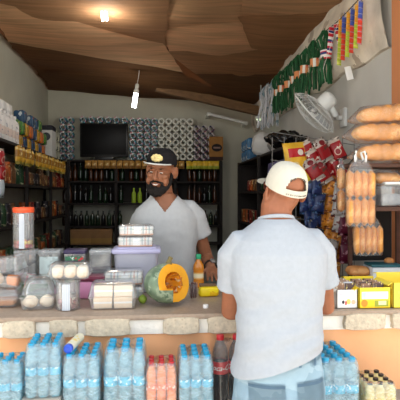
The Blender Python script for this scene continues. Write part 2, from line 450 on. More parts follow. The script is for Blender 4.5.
def folds(bm, amp, sc, seed, keep=lambda p: 1):
    bm.normal_update()
    for v in bm.verts:
        p = V((v.co.x * sc[0], v.co.y * sc[1], v.co.z * sc[2])) + V((seed, 0, seed * .5))
        v.co += v.normal * (amp * noise.noise(p) + amp * .5 * noise.noise(p * 2.3)) * keep(v.co)
def cap_shell(bm, H, back_open=True, rx=.085, ry=.105, rz=.104):
    """baseball cap crown, front is +Y"""
    nu, nv = 96, 28; t = NB(); vs = []
    for i in range(nu):
        az = 2 * PI * i / nu; col = []
        for j in range(nv + 1):
            el = j / nv * PI / 2; r = math.cos(el) ** .72
            zz = math.sin(el) ** .95
            x_, y_ = rx * r * math.sin(az), -ry * r * math.cos(az) - .012
            z0 = -.012 * (1 + math.cos(az)) / 2     # dips at the back
            col.append(t.verts.new((x_, y_, .022 + z0 * (1 - zz) + rz * zz)))
        vs.append(col)
    for i in range(nu):
        az = 2 * PI * (i + .5) / nu; az = az if az < PI else az - 2 * PI
        for j in range(nv):
            if back_open:
                h = (j + .5) / nv
                a = abs(az) / R(36)
                if a < 1 and .16 < h < .16 + .30 * math.sqrt(1 - a * a): continue
            i2 = (i + 1) % nu
            t.faces.new((vs[i][j], vs[i2][j], vs[i2][j + 1], vs[i][j + 1]))
    bmesh.ops.remove_doubles(t, verts=t.verts[:], dist=1e-5)
    bmesh.ops.recalc_face_normals(t, faces=t.faces[:])
    bmesh.ops.solidify(t, geom=t.faces[:], thickness=.004)
    bmesh.ops.recalc_face_normals(t, faces=t.faces[:])
    t.transform(H); add(bm, t)
def visor(H, L=.070, droop=.020, curve=.018, rx=.083, ry=.104):
    def g(u, v):
        a = (u - .5) * 2 * R(62); w_ = math.cos((u - .5) * PI) ** .5 if 0 < u < 1 else 0
        x_ = rx * math.sin(a); y_ = ry * math.cos(a) - .012
        return H @ V((x_ * (1 + .10 * v), y_ + L * w_ * v, .024 - droop * v * w_ - curve * (x_ / rx) ** 2))
    return grid(g, 24, 8, thick=.004)

# ------------------------------------------------------------------ customer
sk1 = skin('brown_skin', srgb(152, 96, 68))
B = V((.455, 1.85, 0))
cust = thing('person', 'customer seen from behind in white cap, pale grey t-shirt and light blue jeans', 'person', B)
L_ = lambda bm: (bm.transform(T(*(-B))), bm)[1]
hc = at(283.5, 191, 1.96)                      # head centre
Hc = Matrix.Translation(hc) @ RZ(15) @ RX(4) @ SC(.93, .93, .97)
sL, sR = V((.305, 1.90, 1.405)), V((.622, 1.90, 1.410))
eL, eR = V((.300, 1.985, 1.135)), V((.680, 1.975, 1.150))
wL, wR = V((.385, 2.205, 1.150)), V((.575, 2.205, 1.150))
base_t = [(.88, .455, 1.84, .150, .105), (.96, .455, 1.84, .155, .11), (1.06, .458, 1.845, .148, .10), (1.18, .462, 1.86, .158, .105), (1.30, .465, 1.88, .175, .11),
          (1.38, .465, 1.895, .178, .11), (1.43, .465, 1.905, .160, .095), (1.465, .466, 1.912, .115, .08), (1.49, .467, 1.92, .080, .068), (1.515, .467, 1.925, .060, .058)]
bm = NB(); torso(bm, base_t)
limb(bm, [V((.467, 1.92, 1.46)), V((.472, 1.94, 1.55)), hc + V((0, -.01, -.02))], [.066, .062, .062])
head_into(bm, Hc)
for s_, e_, w__, sd_ in ((sL, eL, wL, 1), (sR, eR, wR, -1)):
    limb(bm, [s_ + V((sd_ * .02, 0, -.03)), s_ * .5 + e_ * .5 + V((0, -.008, 0)), e_, e_ * .6 + w__ * .4, w__], [.040, .045, .042, .041, .029])
    f = (w__ - e_).normalized(); f.z = -.05
    hand(bm, w__, f, (0, 0, -1), f.cross(V((0, 0, 1))) * sd_, .25)
for s in (-1, 1):
    limb(bm, [V((.455 + s * .08, 1.84, .92)), V((.455 + s * .085, 1.84, .50)), V((.455 + s * .09, 1.83, .10))], [.08, .058, .042])
    limb(bm, [V((.455 + s * .09, 1.82, .05)), V((.455 + s * .10, 1.97, .04))], [.045, .035])
body = obj('body', L_(remesh(bm, .0045, 4)), sk1, cust)
# t-shirt
m_tee1 = mat('pale_grey_cotton', srgb(170, 176, 184), .9, var=.03, vs=60, bump=.25, bs=350, spec=.1)
sh = [(z, cx, cy, rx + .014, ry + .016) for z, cx, cy, rx, ry in base_t]
sh[0] = (.86, .450, 1.838, .176, .130); sh[1] = (.96, .452, 1.836, .174, .142); sh[2] = (1.06, .457, 1.838, .160, .130); sh[3] = (1.18, .461, 1.855, .158, .119)
sh[-1] = (1.508, .467, 1.927, .073, .068)
bm = NB(); torso(bm, densify(sh))
for s_, e_, k in ((sL, eL, -1), (sR, eR, 1)):
    m_ = s_ * .38 + e_ * .62 + V((k * .004, -.006, 0))
    limb_pts = [s_ + V((-k * .08, 0, .010)), s_ + V((-k * .02, 0, .004)), s_ * .75 + m_ * .25 + V((k * .004, 0, 0)), s_ * .4 + m_ * .6, m_]
    tube(bm, limb_pts, [.055, .062, .066, .064, .062], 18)
bm = remesh(bm, .0055, 6)
def k_low(p): return max(0, min(1, (1.42 - p.z) / .25))
folds(bm, .010, (5, 4, 15), 3.3, lambda p: k_low(p) * (1 if p.z > 1.1 else .5))
# diagonal drag lines across the small of the back
for v in bm.verts:
    q = v.co; tz = max(0, 1 - abs(q.z - 1.06) / .2); v.co += V((0, -1, 0)) * (.006 * tz * math.sin((q.z - .45 * (q.x - .45)) * 70 + 3 * noise.noise(q * 6)) if q.y < 1.86 else 0)
bmesh.ops.bisect_plane(bm, geom=bm.verts[:] + bm.edges[:] + bm.faces[:], plane_co=(.30, 1.85, .945), plane_no=(-.30, 0, 1), clear_inner=True)
bmesh.ops.bisect_plane(bm, geom=bm.verts[:] + bm.edges[:] + bm.faces[:], plane_co=(.467, 1.93, 1.502), plane_no=(0, .25, 1), clear_outer=True)
bmesh.ops.recalc_face_normals(bm, faces=bm.faces[:])
tee = obj('t_shirt', L_(bm), m_tee1, cust); tee['label'] = 'pale grey cotton t-shirt'
bm = NB()
ring = [V((.467 + .066 * math.cos(a), 1.925 + .062 * math.sin(a), 1.502 - .25 * .062 * math.sin(a) + .004)) for a in [2 * PI * i / 28 for i in range(29)]]
tube(bm, ring, .0075, 8); obj('collar', L_(bm), m_tee1, tee)
# jeans
m_jean = mat('light_denim', srgb(142, 168, 184), .9, var=.16, vs=10, bump=.3, bs=300, spec=.1, layers=[('n', (5, .56), srgb(172, 196, 208), .45)])
m_seam = mat('dark_denim_seam', srgb(118, 148, 172), .9)
bm = NB()
torso(bm, [(.80, .455, 1.835, .165, .125), (.88, .455, 1.83, .170, .135), (.95, .455, 1.832, .164, .122), (1.0, .456, 1.838, .157, .112), (1.045, .458, 1.842, .154, .106)])
for s in (-1, 1):
    ball(bm, (.455 + s * .078, 1.785, .87), (.082, .075, .10))
    limb(bm, [V((.455 + s * .083, 1.835, .84)), V((.455 + s * .087, 1.84, .50)), V((.455 + s * .09, 1.835, .07))], [.094, .074, .062])
bm = remesh(bm, .007, 5); folds(bm, .004, (9, 9, 20), 8)
bm.normal_update(); tr = bvh(bm)
jean = obj('jeans', L_(bm), m_jean, cust); jean['label'] = 'light blue denim jeans'
for cx, cz, w_, h_, r_ in ((.385, .855, .062, .085, 0), (.545, .865, .055, .08, 0)):
    def pg(u, v):
        x_ = (u - .5) * 2 * w_; zz = (v - .5) * 2 * h_ - (.018 * (1 - abs(u - .5) * 2) if v < .05 else 0)
        return V((cx + x_, 1.5, cz + zz))
    bm = patch(tr, pg, (0, 1, 0), 12, 12, .003, .002); pk = obj('back_pocket', L_(bm), m_jean, jean)
    bm = patch(tr, lambda u, v: V((cx + (u - .5) * 2 * w_, 1.5, cz + h_ - .004 - v * .010)), (0, 1, 0), 12, 2, .0055, .0015); obj('pocket_hem', L_(bm), m_seam, jean)
bm = patch(tr, lambda u, v: V((.31 + u * .30, 1.5, 1.000 + v * .035 + .012 * (u - .5))), (0, 1, 0), 24, 3, .004, .003); obj('waistband', L_(bm), m_jean, jean)
for bx in (.47, .50, .56):
    bm = patch(tr, lambda u, v: V((bx + u * .010, 1.5, .992 + v * .05)), (0, 1, 0), 2, 5, .008, .003); obj('belt_loop', L_(bm), m_seam, jean)
m_shoe = mat('dark_leather', srgb(60, 52, 46), .6)
for s in (-1, 1):
    bm = NB(); limb(bm, [V((.455 + s * .09, 1.81, .055)), V((.455 + s * .095, 1.90, .05)), V((.455 + s * .10, 2.03, .045))], [.052, .05, .042])
    box(bm, (.455 + s * .095, 1.92, .012), (.10, .30, .024), .01); obj('shoe', L_(bm), m_shoe, cust)
# hair stubble under the cap
m_hair = mat('black_hair', srgb(44, 34, 28), .8, var=.3, vs=80)
# cap
m_cap1 = mat('off_white_twill', srgb(204, 200, 186), .85, var=.03, vs=50, bump=.15, bs=400, spec=.1)
Hk = Hc @ T(0, 0, -.002) @ RX(15) @ RY(4)
bm = NB(); cap_shell(bm, Hk); bm.normal_update(); trc = bvh(bm)
cp = obj('cap', L_(bm), m_cap1, cust, ang=60); cp['label'] = 'off white baseball cap'
obj('visor', L_(visor(Hk, .080, .020, .012, .096)), m_cap1, cp)
bm = NB(); ball(bm, Hk @ V((0, -.012, .104)), .007); obj('button', L_(bm), m_cap1, cp)
m_ink = mat('dark_thread', srgb(70, 68, 66), .9)
bm = NB()      # rows of tiny illegible stitched letters: arc above the opening and along the strap
rl = random.Random(5)
def stitch(az, zz, w_, h_):
    a = R(az); o_ = Hk @ V((.3 * math.sin(a), -.3 * math.cos(a) - .012, zz)); c_ = Hk @ V((0, -.012, zz)); d_ = (c_ - o_).normalized()
    h = trc.ray_cast(o_, d_)
    if h[0]:
        q = (-h[1] if h[1].dot(d_) < 0 else h[1]).to_track_quat('Y', 'Z').to_matrix().to_4x4()
        M = Matrix.Translation(h[0]) @ q
        k = rl.randint(0, 2)
        box(bm, (-w_ * .35, 0, 0), (w_ * .3, .0024, h_), M=M)
        if k != 1: box(bm, (0, 0, h_ * .4), (w_ * .8, .0024, h_ * .25), M=M)
        if k != 0: box(bm, (w_ * .3, 0, 0), (w_ * .3, .0024, h_), M=M)
        if k == 2: box(bm, (0, 0, -h_ * .4), (w_ * .8, .0012, h_ * .2), M=M)
for i in range(9):
    u = (i - 4) / 4; stitch(u * 22, .086 - .012 * u * u, .0055, .0075)
obj('lettering', L_(bm), m_ink, cp); bm = NB()
for i in range(12):
    u = (i - 5.5) / 5.5; stitch(u * 27, .0195, .0045, .005)
obj('lettering', L_(bm), m_ink, cp)

# ------------------------------------------------------------------ shopkeeper
sk2 = skin('dark_brown_skin', srgb(150, 98, 70))
B2 = V((.03, 3.02, ZF))
shop = thing('person', 'smiling bearded shopkeeper in black cap and white v-neck t-shirt behind the counter', 'person', B2)
L2 = lambda bm: (bm.transform(T(*(-B2))), bm)[1]
hc2 = at(161, 169.5, 2.96)
H2 = Matrix.Translation(hc2) @ RY(7) @ RZ(180 - 18) @ RX(-18)
cx0 = at(166, 210, 3.02).x
b2 = [(.95, cx0, 3.04, .155, .11), (1.08, cx0, 3.04, .15, .105), (1.2, cx0, 3.04, .16, .11), (1.36, cx0 - .002, 3.03, .182, .118), (1.46, cx0 - .004, 3.02, .182, .112),
      (1.515, cx0 - .006, 3.015, .160, .095), (1.555, cx0 - .008, 3.012, .112, .08), (1.585, cx0 - .01, 3.005, .076, .068), (1.61, cx0 - .014, 3.0, .06, .06)]
qL = at(145, 213, 3.02); qR = at(192, 210, 3.02)
e2L = at(131, 262, 3.16); e2R = at(206, 256, 3.10)
w2L = at(140, 272, 2.99); w2R = at(211, 268, 2.88)
bm = NB(); torso(bm, b2)
limb(bm, [V((cx0 - .012, 3.01, 1.55)), hc2 * .5 + V((cx0 - .012, 3.01, 1.55)) * .5 + V((0, .02, 0)), hc2 + V((0, .025, -.03))], [.062, .056, .056])
head_into(bm, H2)
for s_, e_, w__, k in ((qL, e2L, w2L, -1), (qR, e2R, w2R, 1)):
    limb(bm, [s_ + V((-k * .02, 0, -.03)), s_ * .5 + e_ * .5, e_, e_ * .6 + w__ * .4, w__], [.040, .044, .040, .038, .028])
    f = (w__ - e_).normalized(); f = V((f.x * .3, -1, -.18)).normalized()
    hand(bm, w__, f, (0, -.3, -1), V((-k, 0, 0)), .3)
for s in (-1, 1):
    limb(bm, [V((.05 + s * .085, 3.04, .95)), V((.05 + s * .09, 3.04, .6)), V((.05 + s * .09, 3.05, .22))], [.08, .055, .04])
    limb(bm, [V((.05 + s * .09, 3.06, .20)), V((.05 + s * .10, 2.92, .19))], [.045, .035])
obj('body', L2(remesh(bm, .004, 3)), sk2, shop)
m_tee2 = mat('white_grey_cotton', srgb(184, 185, 186), .9, var=.03, vs=50, bump=.25, bs=350, spec=.1)
s2 = [(z, cx, cy, rx + .015, ry + .018) for z, cx, cy, rx, ry in b2]; s2[0] = (.92, cx0, 3.04, .185, .14); s2[1] = (1.08, cx0, 3.04, .18, .135); s2[2] = (1.2, cx0, 3.04, .18, .13)
bm = NB(); torso(bm, densify(s2))
for s_, e_, k in ((qL, e2L, -1), (qR, e2R, 1)):
    m_ = s_ * .45 + e_ * .55 + V((k * .012, 0, 0)); tube(bm, [s_ + V((-k * .08, 0, .008)), s_ + V((-k * .02, 0, .003)), s_ * .75 + m_ * .25 + V((k * .004, 0, 0)), s_ * .4 + m_ * .6, m_], [.055, .063, .067, .067, .066], 18)
bm = remesh(bm, .006, 6); folds(bm, .009, (5, 5, 10), 1.7, lambda p: max(0, min(1, (1.55 - p.z) / .2)))
# v neck: remove a wedge at the front
kill = [f for f in bm.faces if f.calc_center_median().y < 3.01 and f.calc_center_median().z > 1.50 + 1.25 * abs(f.calc_center_median().x - (cx0 - .008))]
bmesh.ops.delete(bm, geom=kill, context='FACES')
kill = [f for f in bm.faces if f.calc_center_median().z > 1.605]
bmesh.ops.delete(bm, geom=kill, context='FACES')
bmesh.ops.bisect_plane(bm, geom=bm.verts[:] + bm.edges[:] + bm.faces[:], plane_co=(0, 3, .97), plane_no=(0, 0, 1), clear_inner=True)
bmesh.ops.recalc_face_normals(bm, faces=bm.faces[:])
tee2 = obj('t_shirt', L2(bm), m_tee2, shop); tee2['label'] = 'white v-neck t-shirt'
m_trs = mat('dark_trousers', srgb(40, 42, 50), .9)
bm = NB(); torso(bm, [(.88, .05, 3.04, .165, .125), (.98, cx0, 3.04, .165, .12), (1.02, cx0, 3.04, .16, .115)])
for s in (-1, 1): limb(bm, [V((.05 + s * .08, 3.04, .90)), V((.05 + s * .09, 3.04, .6)), V((.05 + s * .09, 3.05, .22))], [.09, .07, .058])
obj('trousers', L2(remesh(bm, .008, 4)), m_trs, shop)
for s in (-1, 1):
    bm = NB(); limb(bm, [V((.05 + s * .09, 3.08, .205)), V((.05 + s * .10, 2.86, .195))], [.052, .043]); box(bm, (.05 + s * .095, 2.97, .162), (.10, .29, .024), .01); obj('shoe', L2(bm), m_shoe, shop)
# face details
m_eye = mat('eye_white', srgb(235, 228, 220), .3); m_pup = mat('dark_iris', srgb(30, 20, 16), .2); m_lip = mat('lips', srgb(140, 82, 72), .5); m_teeth = mat('teeth', srgb(240, 236, 226), .3)
for s in (-1, 1):
    bm = NB(); ball(bm, H2 @ V((s * .030, .082, .002)), (.011, .008, .0030), H2.to_3x3().to_4x4()); e = obj('eye', L2(bm), m_eye, shop)
    bm = NB(); ball(bm, H2 @ V((s * .030, .0900, -.0005)), (.0054, .003, .0036), H2.to_3x3().to_4x4()); obj('pupil', L2(bm), m_pup, e)
    bm = NB(); tube(bm, [H2 @ V((s * (.030 + dx), .090 - abs(dx) * .35, .0195 + .003 * math.cos(dx * 90))) for dx in (-.017, -.008, 0, .009, .018)], [.002, .0036, .004, .0034, .002], 6); obj('eyebrow', L2(bm), m_hair, shop)
bm = NB(); tube(bm, [H2 @ V((x_, .099 - 12 * x_ * x_, -.067 + 9 * x_ * x_)) for x_ in (-.024, -.014, 0, .014, .024)], [.002, .0048, .006, .0048, .002], 8); mo = obj('mouth', L2(bm), m_lip, shop)
bm = NB(); tube(bm, [H2 @ V((x_, .1025 - 12 * x_ * x_, -.0665 + 9 * x_ * x_)) for x_ in (-.016, -.008, 0, .008, .016)], [.0015, .003, .0034, .003, .0015], 8); obj('teeth', L2(bm), m_teeth, mo)
# beard: full chin curtain with a moustache, one piece grown from the jaw
bm = NB()
jaw = [(-.074, .0, .000), (-.071, .014, -.035), (-.062, .035, -.070), (-.043, .064, -.098), (-.018, .085, -.112), (0, .089, -.116)]
jaw += [(-x_, y_, z_) for x_, y_, z_ in jaw[-2::-1]]
tube(bm, [H2 @ V(p) for p in jaw], [.006, .011, .017, .023, .028, .030, .028, .023, .017, .011, .006], 12, rnd=True)
tube(bm, [H2 @ V((x_, .094 - 14 * x_ * x_ , -.049 - 12 * x_ * x_)) for x_ in (-.033, -.02, -.008, 0, .008, .02, .033)], [.006, .007, .007, .005, .007, .007, .006], 8, rnd=True)
for s in (-1, 1): tube(bm, [H2 @ V((s * .033, .078, -.060)), H2 @ V((s * .034, .072, -.085)), H2 @ V((s * .026, .074, -.10))], [.008, .012, .014], 8, rnd=True)
ball(bm, H2 @ V((0, .094, -.088)), (.010, .008, .010))
bm = remesh(bm, .003, 2); jitter(bm, .004, 90); obj('beard', L2(bm), mat('black_beard', srgb(24, 19, 17), .9, var=.3, vs=120, bump=.5, bs=200), shop)
# short hair at the sides
bm = NB(); ball(bm, H2 @ V((0, -.034, .018)), (.079, .086, .060), H2.to_3x3().to_4x4(), seg=24, rings=14); obj('hair', L2(bm), m_hair, shop)
m_cap2 = mat('black_cap_cloth', srgb(30, 28, 30), .85, var=.1, vs=50, bump=.15, bs=300, spec=.2)
Hk2 = H2 @ T(0, .002, .022) @ RX(8) @ SC(1.05, 1.02, .84)
bm = NB(); cap_shell(bm, Hk2, False); bm.normal_update(); trk = bvh(bm)
cp2 = obj('cap', L2(bm), m_cap2, shop, ang=60); cp2['label'] = 'black cap with pale gold flower badge'
obj('visor', L2(visor(Hk2, .060, -.004, .004)), m_cap2, cp2)
bm = NB()
def rimf(u):
    a = (u - .5) * 2 * R(60); w_ = math.cos((u - .5) * PI) ** .5
    return Hk2 @ V((.083 * math.sin(a) * 1.1, .104 * math.cos(a) - .012 + .061 * w_, .026 + .003 * w_ - .004 * math.sin(a) ** 2))
tube(bm, [rimf(.03 + .94 * i / 24) for i in range(25)], .0042, 6); obj('visor_edge', L2(bm), mat('silver_edge', srgb(205, 205, 200), .4), cp2)
m_gold = mat('pale_gold_badge', srgb(228, 205, 140), .5, var=.2, vs=90)
bm = NB()
for i in range(9):
    a = 2 * PI * i / 9; rr = .021 if i else 0
    o_ = Hk2 @ V((math.cos(a) * .022, .3, .062 + math.sin(a) * .016)); d_ = (Hk2.to_3x3() @ V((0, -1, 0))).normalized(); h = trk.ray_cast(o_, d_)
    if h[0]: ball(bm, h[0], (.013, .006, .011), H2.to_3x3().to_4x4())
o_ = Hk2 @ V((0, .3, .062)); h = trk.ray_cast(o_, (Hk2.to_3x3() @ V((0, -1, 0))).normalized())
if h[0]: ball(bm, h[0], (.018, .008, .014), H2.to_3x3().to_4x4())
obj('badge', L2(bm), m_gold, cp2)
# wrist watch
fa = (w2R - e2R).normalized(); q = fa.to_track_quat('Z', 'Y').to_matrix().to_4x4(); M = Matrix.Translation(w2R - fa * .035) @ q
bm = NB(); lathe(bm, [(.033, -.009), (.036, -.009), (.036, .009), (.033, .009), (.033, -.009)], 22, M)
wt = obj('watch', L2(bm), mat('dark_strap', srgb(35, 32, 30), .5), shop)
bm = NB(); lathe(bm, [(0, 0), (.017, 0), (.018, .006), (.014, .008), (0, .008)], 20, Matrix.Translation(w2R - fa * .035 + V((.012, -.012, .030))) @ RY(30) @ RX(25)); obj('watch_face', L2(bm), mat('steel', srgb(190, 190, 190), .3, metal=.8), wt)
# ================================================================== shared goods makers
pc = clear('clear_plastic', (.985, .99, 1, 1), haze=.07, gloss=1.0, rough=.12, hazecol=(.95, .98, 1, 1))
pf = clear('bag_film', haze=.06, gloss=.9, rough=.15, bump=.6, bs=30)
def pbox_bm(w, d, h, taper=.0, th=.0016, rim=.004, lid=False, bev=.012):
    """thin-walled tray, open top (lid: open bottom)"""
    def ring(sw, sd, z, r=bev, n=4):
        out = []
        for qx, qy, a0 in ((1, 1, 0), (-1, 1, 90), (-1, -1, 180), (1, -1, 270)):
            for i in range(n + 1):
                a = R(a0 + 90 * i / n); out.append(V((qx * (sw / 2 - r) + r * math.cos(a), qy * (sd / 2 - r) + r * math.sin(a), z)))
        return out
    bm = NB(); w0, d0 = w * (1 - taper), d * (1 - taper)
    rs_ = [ring(w0 - .02, d0 - .02, 0), ring(w0, d0, .006), ring(w, d, h), ring(w + 2 * rim, d + 2 * rim, h), ring(w + 2 * rim, d + 2 * rim, h - .004)]
    loft(bm, rs_, cap=False); bm.faces.ensure_lookup_table()
    bm.verts.ensure_lookup_table(); n = len(rs_[0]); bm.faces.new([bm.verts[i] for i in range(n)][::-1])
    bmesh.ops.solidify(bm, geom=bm.faces[:], thickness=th)
    if lid: bm.transform(T(0, 0, h) @ SC(1, 1, -1)); bmesh.ops.reverse_faces(bm, faces=bm.faces[:])
    bmesh.ops.recalc_face_normals(bm, faces=bm.faces[:])
    return bm
def bag_bm(w, h, t, seed=0, crimp=.012, nu=14, nv=18):
    """pillow bag standing in XZ, centred on origin, crimped at top and bottom"""
    bm = NB()
    for s in (-1, 1):
        def g(u, v):
            x = (u - .5) * w; z = (v - .5) * h
            e = max(0, 1 - abs(2 * u - 1) ** 2.6) ** .5 * max(0, 1 - (abs(z) / (h / 2 - crimp)) ** 2.4 if abs(z) < h / 2 - crimp else 0) ** .5
            sq = 1 - .07 * (1 - abs(2 * v - 1) ** 3)
            wr = noise.noise(V((x * 30 + seed, z * 26, seed * 2.3 + s))) * .06 * t * e + math.sin(x * 260 + seed) * .02 * t * (abs(2 * v - 1) ** 4)
            return V((x * sq, s * (e * t / 2 + .0006) + wr, z))
        b2_ = grid(g, nu, nv)
        if s > 0: bmesh.ops.reverse_faces(b2_, faces=b2_.faces[:])
        add(bm, b2_)
    bmesh.ops.remove_doubles(bm, verts=bm.verts[:], dist=.0016)
    return bm
_mesh = {}
def shared(key, fn):
    if key not in _mesh:
        bm = fn(); me = bpy.data.meshes.new(key); bm.to_mesh(me); bm.free(); me.polygons.foreach_set('use_smooth', [True] * len(me.polygons))
        try: me.set_sharp_from_angle(angle=R(40))
        except Exception: pass
        _mesh[key] = me
    return _mesh[key]
ORD = 'first second third fourth fifth sixth seventh eighth ninth tenth eleventh twelfth thirteenth fourteenth fifteenth sixteenth seventeenth eighteenth nineteenth twentieth twenty-first twenty-second twenty-third twenty-fourth'.split()
COLOUR = {'shelf_red': 'red', 'shelf_brown': 'brown', 'shelf_green': 'green', 'shelf_orange': 'orange', 'shelf_dark': 'black', 'toy_yellow': 'yellow', 'toy_blue': 'blue', 'toy_red': 'red', 'toy_green': 'green', 'toy_orange': 'orange',
          'dark_green_glass': 'green', 'dark_amber_glass': 'brown', 'black_glass': 'black', 'red_snack_bag': 'red', 'white_red_snack_bag': 'white and red', 'orange_snack_bag': 'orange', 'silver_snack_bag': 'silver grey', 'blue_snack_bag': 'dark blue', 'maroon_snack_bag': 'dark maroon',
          'brown_sachet': 'brown', 'silver_sachet': 'silver', 'dark_sachet': 'dark', 'sweet_brown': 'brown', 'sweet_pink': 'pink', 'sweet_yellow': 'yellow', 'sweet_red': 'red', 'sweet_cream': 'cream', 'sweet_orange': 'orange', 'wrapped_white': 'white', 'faded_pink_wrap': 'faded pink', 'pale_mint': 'pale mint'}
def single(name, me, mats, loc, rot, label, cat, group=None):
    """one small thing that is one mesh; the mesh is shared between copies of a look"""
    if not isinstance(mats, (list, tuple)): mats = [mats]
    label = label.replace('{c}', COLOUR.get(mats[0].name, ''))
    key = me.name + '|' + '|'.join(m.name for m in mats)
    if key not in _mesh:
        m2 = me.copy(); m2.materials.clear(); [m2.materials.append(m) for m in mats]; _mesh[key] = m2
    o = bpy.data.objects.new(name, _mesh[key]); COL.objects.link(o); o.location = loc; o.rotation_euler = tuple(R(a) for a in rot)
    return tag(o, label, cat, group)

# ================================================================== drinks packs in front of the counter
blk = struct('trim_3', box(NB(), (-.60, 1.965, .37), (1.62, .41, .74), .01), m_block)
struct('trim_4', box(NB(), (.46, 2.10, .37), (.50, .14, .74), .01), m_block)
struct('trim_5', box(NB(), (1.10, 1.965, .37), (.78, .41, .74), .01), m_block)
BZ = .74
m_water = clear('water_bottle_clear', (.70, .93, .98, 1), .26, .08, 1.8, (.45, .85, 1, 1), bump=.8, bs=45)
m_bcap = mat('blue_cap', srgb(40, 160, 205), .4, var=.1); m_blabel = mat('blue_label', srgb(70, 190, 222), .45, var=.15, vs=30, layers=[('n', (45, .58), srgb(225, 245, 250))])
m_wrap = clear('shrink_wrap', (.93, .98, 1, 1), .13, .16, 2.2, (.85, .96, 1, 1), bump=1.5, bs=30)
m_juice = mat('orange_drink', srgb(245, 140, 70), .15, var=.1, vs=12); m_rcap = mat('red_cap', srgb(196, 40, 48), .4); m_olab = mat('orange_label', srgb(240, 120, 60), .5, var=.1, layers=[('n', (40, .55), srgb(255, 225, 200))])
m_cola = mat('cola_dark', srgb(28, 14, 12), .06, var=.1, spec=.7); m_colac = clear('cola_neck_clear', (.72, .70, .70, 1), .10, .05, .9, (.6, .58, .58, 1))
m_clab = mat('red_label', srgb(222, 30, 42), .4, var=.04); m_white = mat('plain_white', srgb(246, 246, 244), .6, var=.02)
m_yjuice = mat('pale_yellow_drink', srgb(250, 226, 160), .2, var=.12, vs=14); m_kcap = mat('black_cap', srgb(52, 44, 42), .4); m_ylab = mat('yellow_label', srgb(250, 215, 120), .5, layers=[('n', (40, .55), srgb(255, 246, 225))])
def bottle_prof(r, h, waist=True):
    p = [(0, .002), (r * .75, 0), (r * .97, h * .02), (r, h * .06)]
    for i in range(8):
        z = .10 + .5 * i / 7; p.append((r * (1 - (.05 if i % 2 and waist else 0)), h * z))
    p += [(r, h * .66), (r * .98, h * .73), (r * .88, h * .80), (r * .64, h * .86), (r * .44, h * .90), (r * .42, h * .955), (0, h * .955)]
    return p
def cap_prof(r, h): return [(0, h * .925), (r * .50, h * .925), (r * .52, h * .935), (r * .52, h * .99), (r * .46, h), (0, h)]
def lab_prof(r, h, z0, z1): return [(r * 1.0, h * z0), (r * 1.025, h * z0), (r * 1.025, h * z1), (r * 1.0, h * z1)]
def shared_m(key, fn, m):
    me = shared(key, fn)
    if not me.materials: me.materials.append(m)
    return me
def child(name, me, parent, loc=(0, 0, 0)):
    o = bpy.data.objects.new(name, me); COL.objects.link(o); o.parent = parent; o.location = loc; return o
def pack(kind, px0, px1, pytop, Y, nx, ny, label, cat, mats, h=None, rot=0, r=None, wrap=True, lean=0, zl=(.42, .56)):
    mb, mc, ml = mats
    a, b = at(px0, pytop, Y), at(px1, pytop, Y); wd = (b.x - a.x); r = r or wd / nx / 2
    h = min(a.z - BZ, r * 9.2) if h is None else h
    t = thing(kind + '_pack', label, cat, ((a.x + b.x) / 2, Y + r * ny, a.z - h), (0, lean, rot), 'drink packs under the counter')
    if a.z - h > BZ + .003:
        struct('trim_9', box(NB(), ((a.x + b.x) / 2, Y + r * ny, (BZ + a.z - h) / 2), (wd + .01, 2 * r * ny + .01, a.z - h - BZ), .003), m_block)
    k = f'{kind}_{r:.4f}_{h:.4f}'
    mB = shared_m('bottle_' + k, lambda: lathe(NB(), bottle_prof(r * .97, h), 14), mb)
    mC = shared_m('cap_' + k, lambda: lathe(NB(), cap_prof(r, h), 12), mc)
    mL = shared_m('label_' + k, lambda: lathe(NB(), lab_prof(r * .97, h, *zl), 14), ml)
    W, D = r * nx, r * ny
    for i in range(nx):
        for j in range(ny):
            bo = child('bottle', mB, t, ((2 * i + 1) * r - W, (2 * j + 1) * r - D, 0)); child('cap', mC, bo); child('label', mL, bo)
    if wrap:
        def rg(s, z, bul=0):
            out = []; n = 5
            for qx, qy, a0 in ((1, 1, 0), (-1, 1, 90), (-1, -1, 180), (1, -1, 270)):
                for q in range(n + 1):
                    an = R(a0 + 90 * q / n); rr = r * .9
                    x_ = (qx * (W - rr) + rr * math.cos(an)) * s; y_ = (qy * (D - rr) + rr * math.sin(an)) * s
                    out.append(V((x_, y_, z + .004 * noise.noise(V((x_ * 25, y_ * 25, z * 20))))))
            return out
        bm = NB(); loft(bm, [rg(.97, .004), rg(1.015, .02), rg(1.015, h * .5), rg(1.012, h * .74), rg(.99, h * .86), rg(.93, h * .965), rg(.80, h * .99)], cap=False)
        obj('shrink_wrap', bm, m_wrap, t)
    return t
wm = (m_water, m_bcap, m_blabel)
pack('water', -14, 21, 362, 1.86, 3, 3, 'pack of blue capped water bottles at the left end, the lowest set', 'bottled water', wm)
pack('water', 23, 59, 345, 1.86, 3, 4, 'tall shrink wrapped pack of blue capped water bottles, second from the left', 'bottled water', wm, rot=3)
pack('water', 62, 99, 356, 1.86, 3, 4, 'pack of blue capped water bottles with a white tube lying on top', 'bottled water', wm)
pack('water', 103, 146, 349, 1.88, 3, 3, 'pack of large water bottles beside the orange drinks', 'bottled water', wm)
pack('orange_drink', 146, 177, 364, 1.87, 3, 3, 'shrink wrapped pack of orange drinks with red caps', 'soft drink', (m_juice, m_rcap, m_olab))
pack('water', 179, 214, 357, 1.86, 3, 4, 'pack of blue capped water bottles between orange drinks and cola', 'bottled water', wm)
pack('water', 321, 361, 360, 1.86, 3, 5, 'deep pack of water bottles with blue bands right of the customer', 'bottled water', wm)
pack('juice', 367, 398, 384, 1.86, 3, 4, 'pack of pale yellow juices with black caps at the right end', 'soft drink', (m_yjuice, m_kcap, m_ylab), wrap=True)
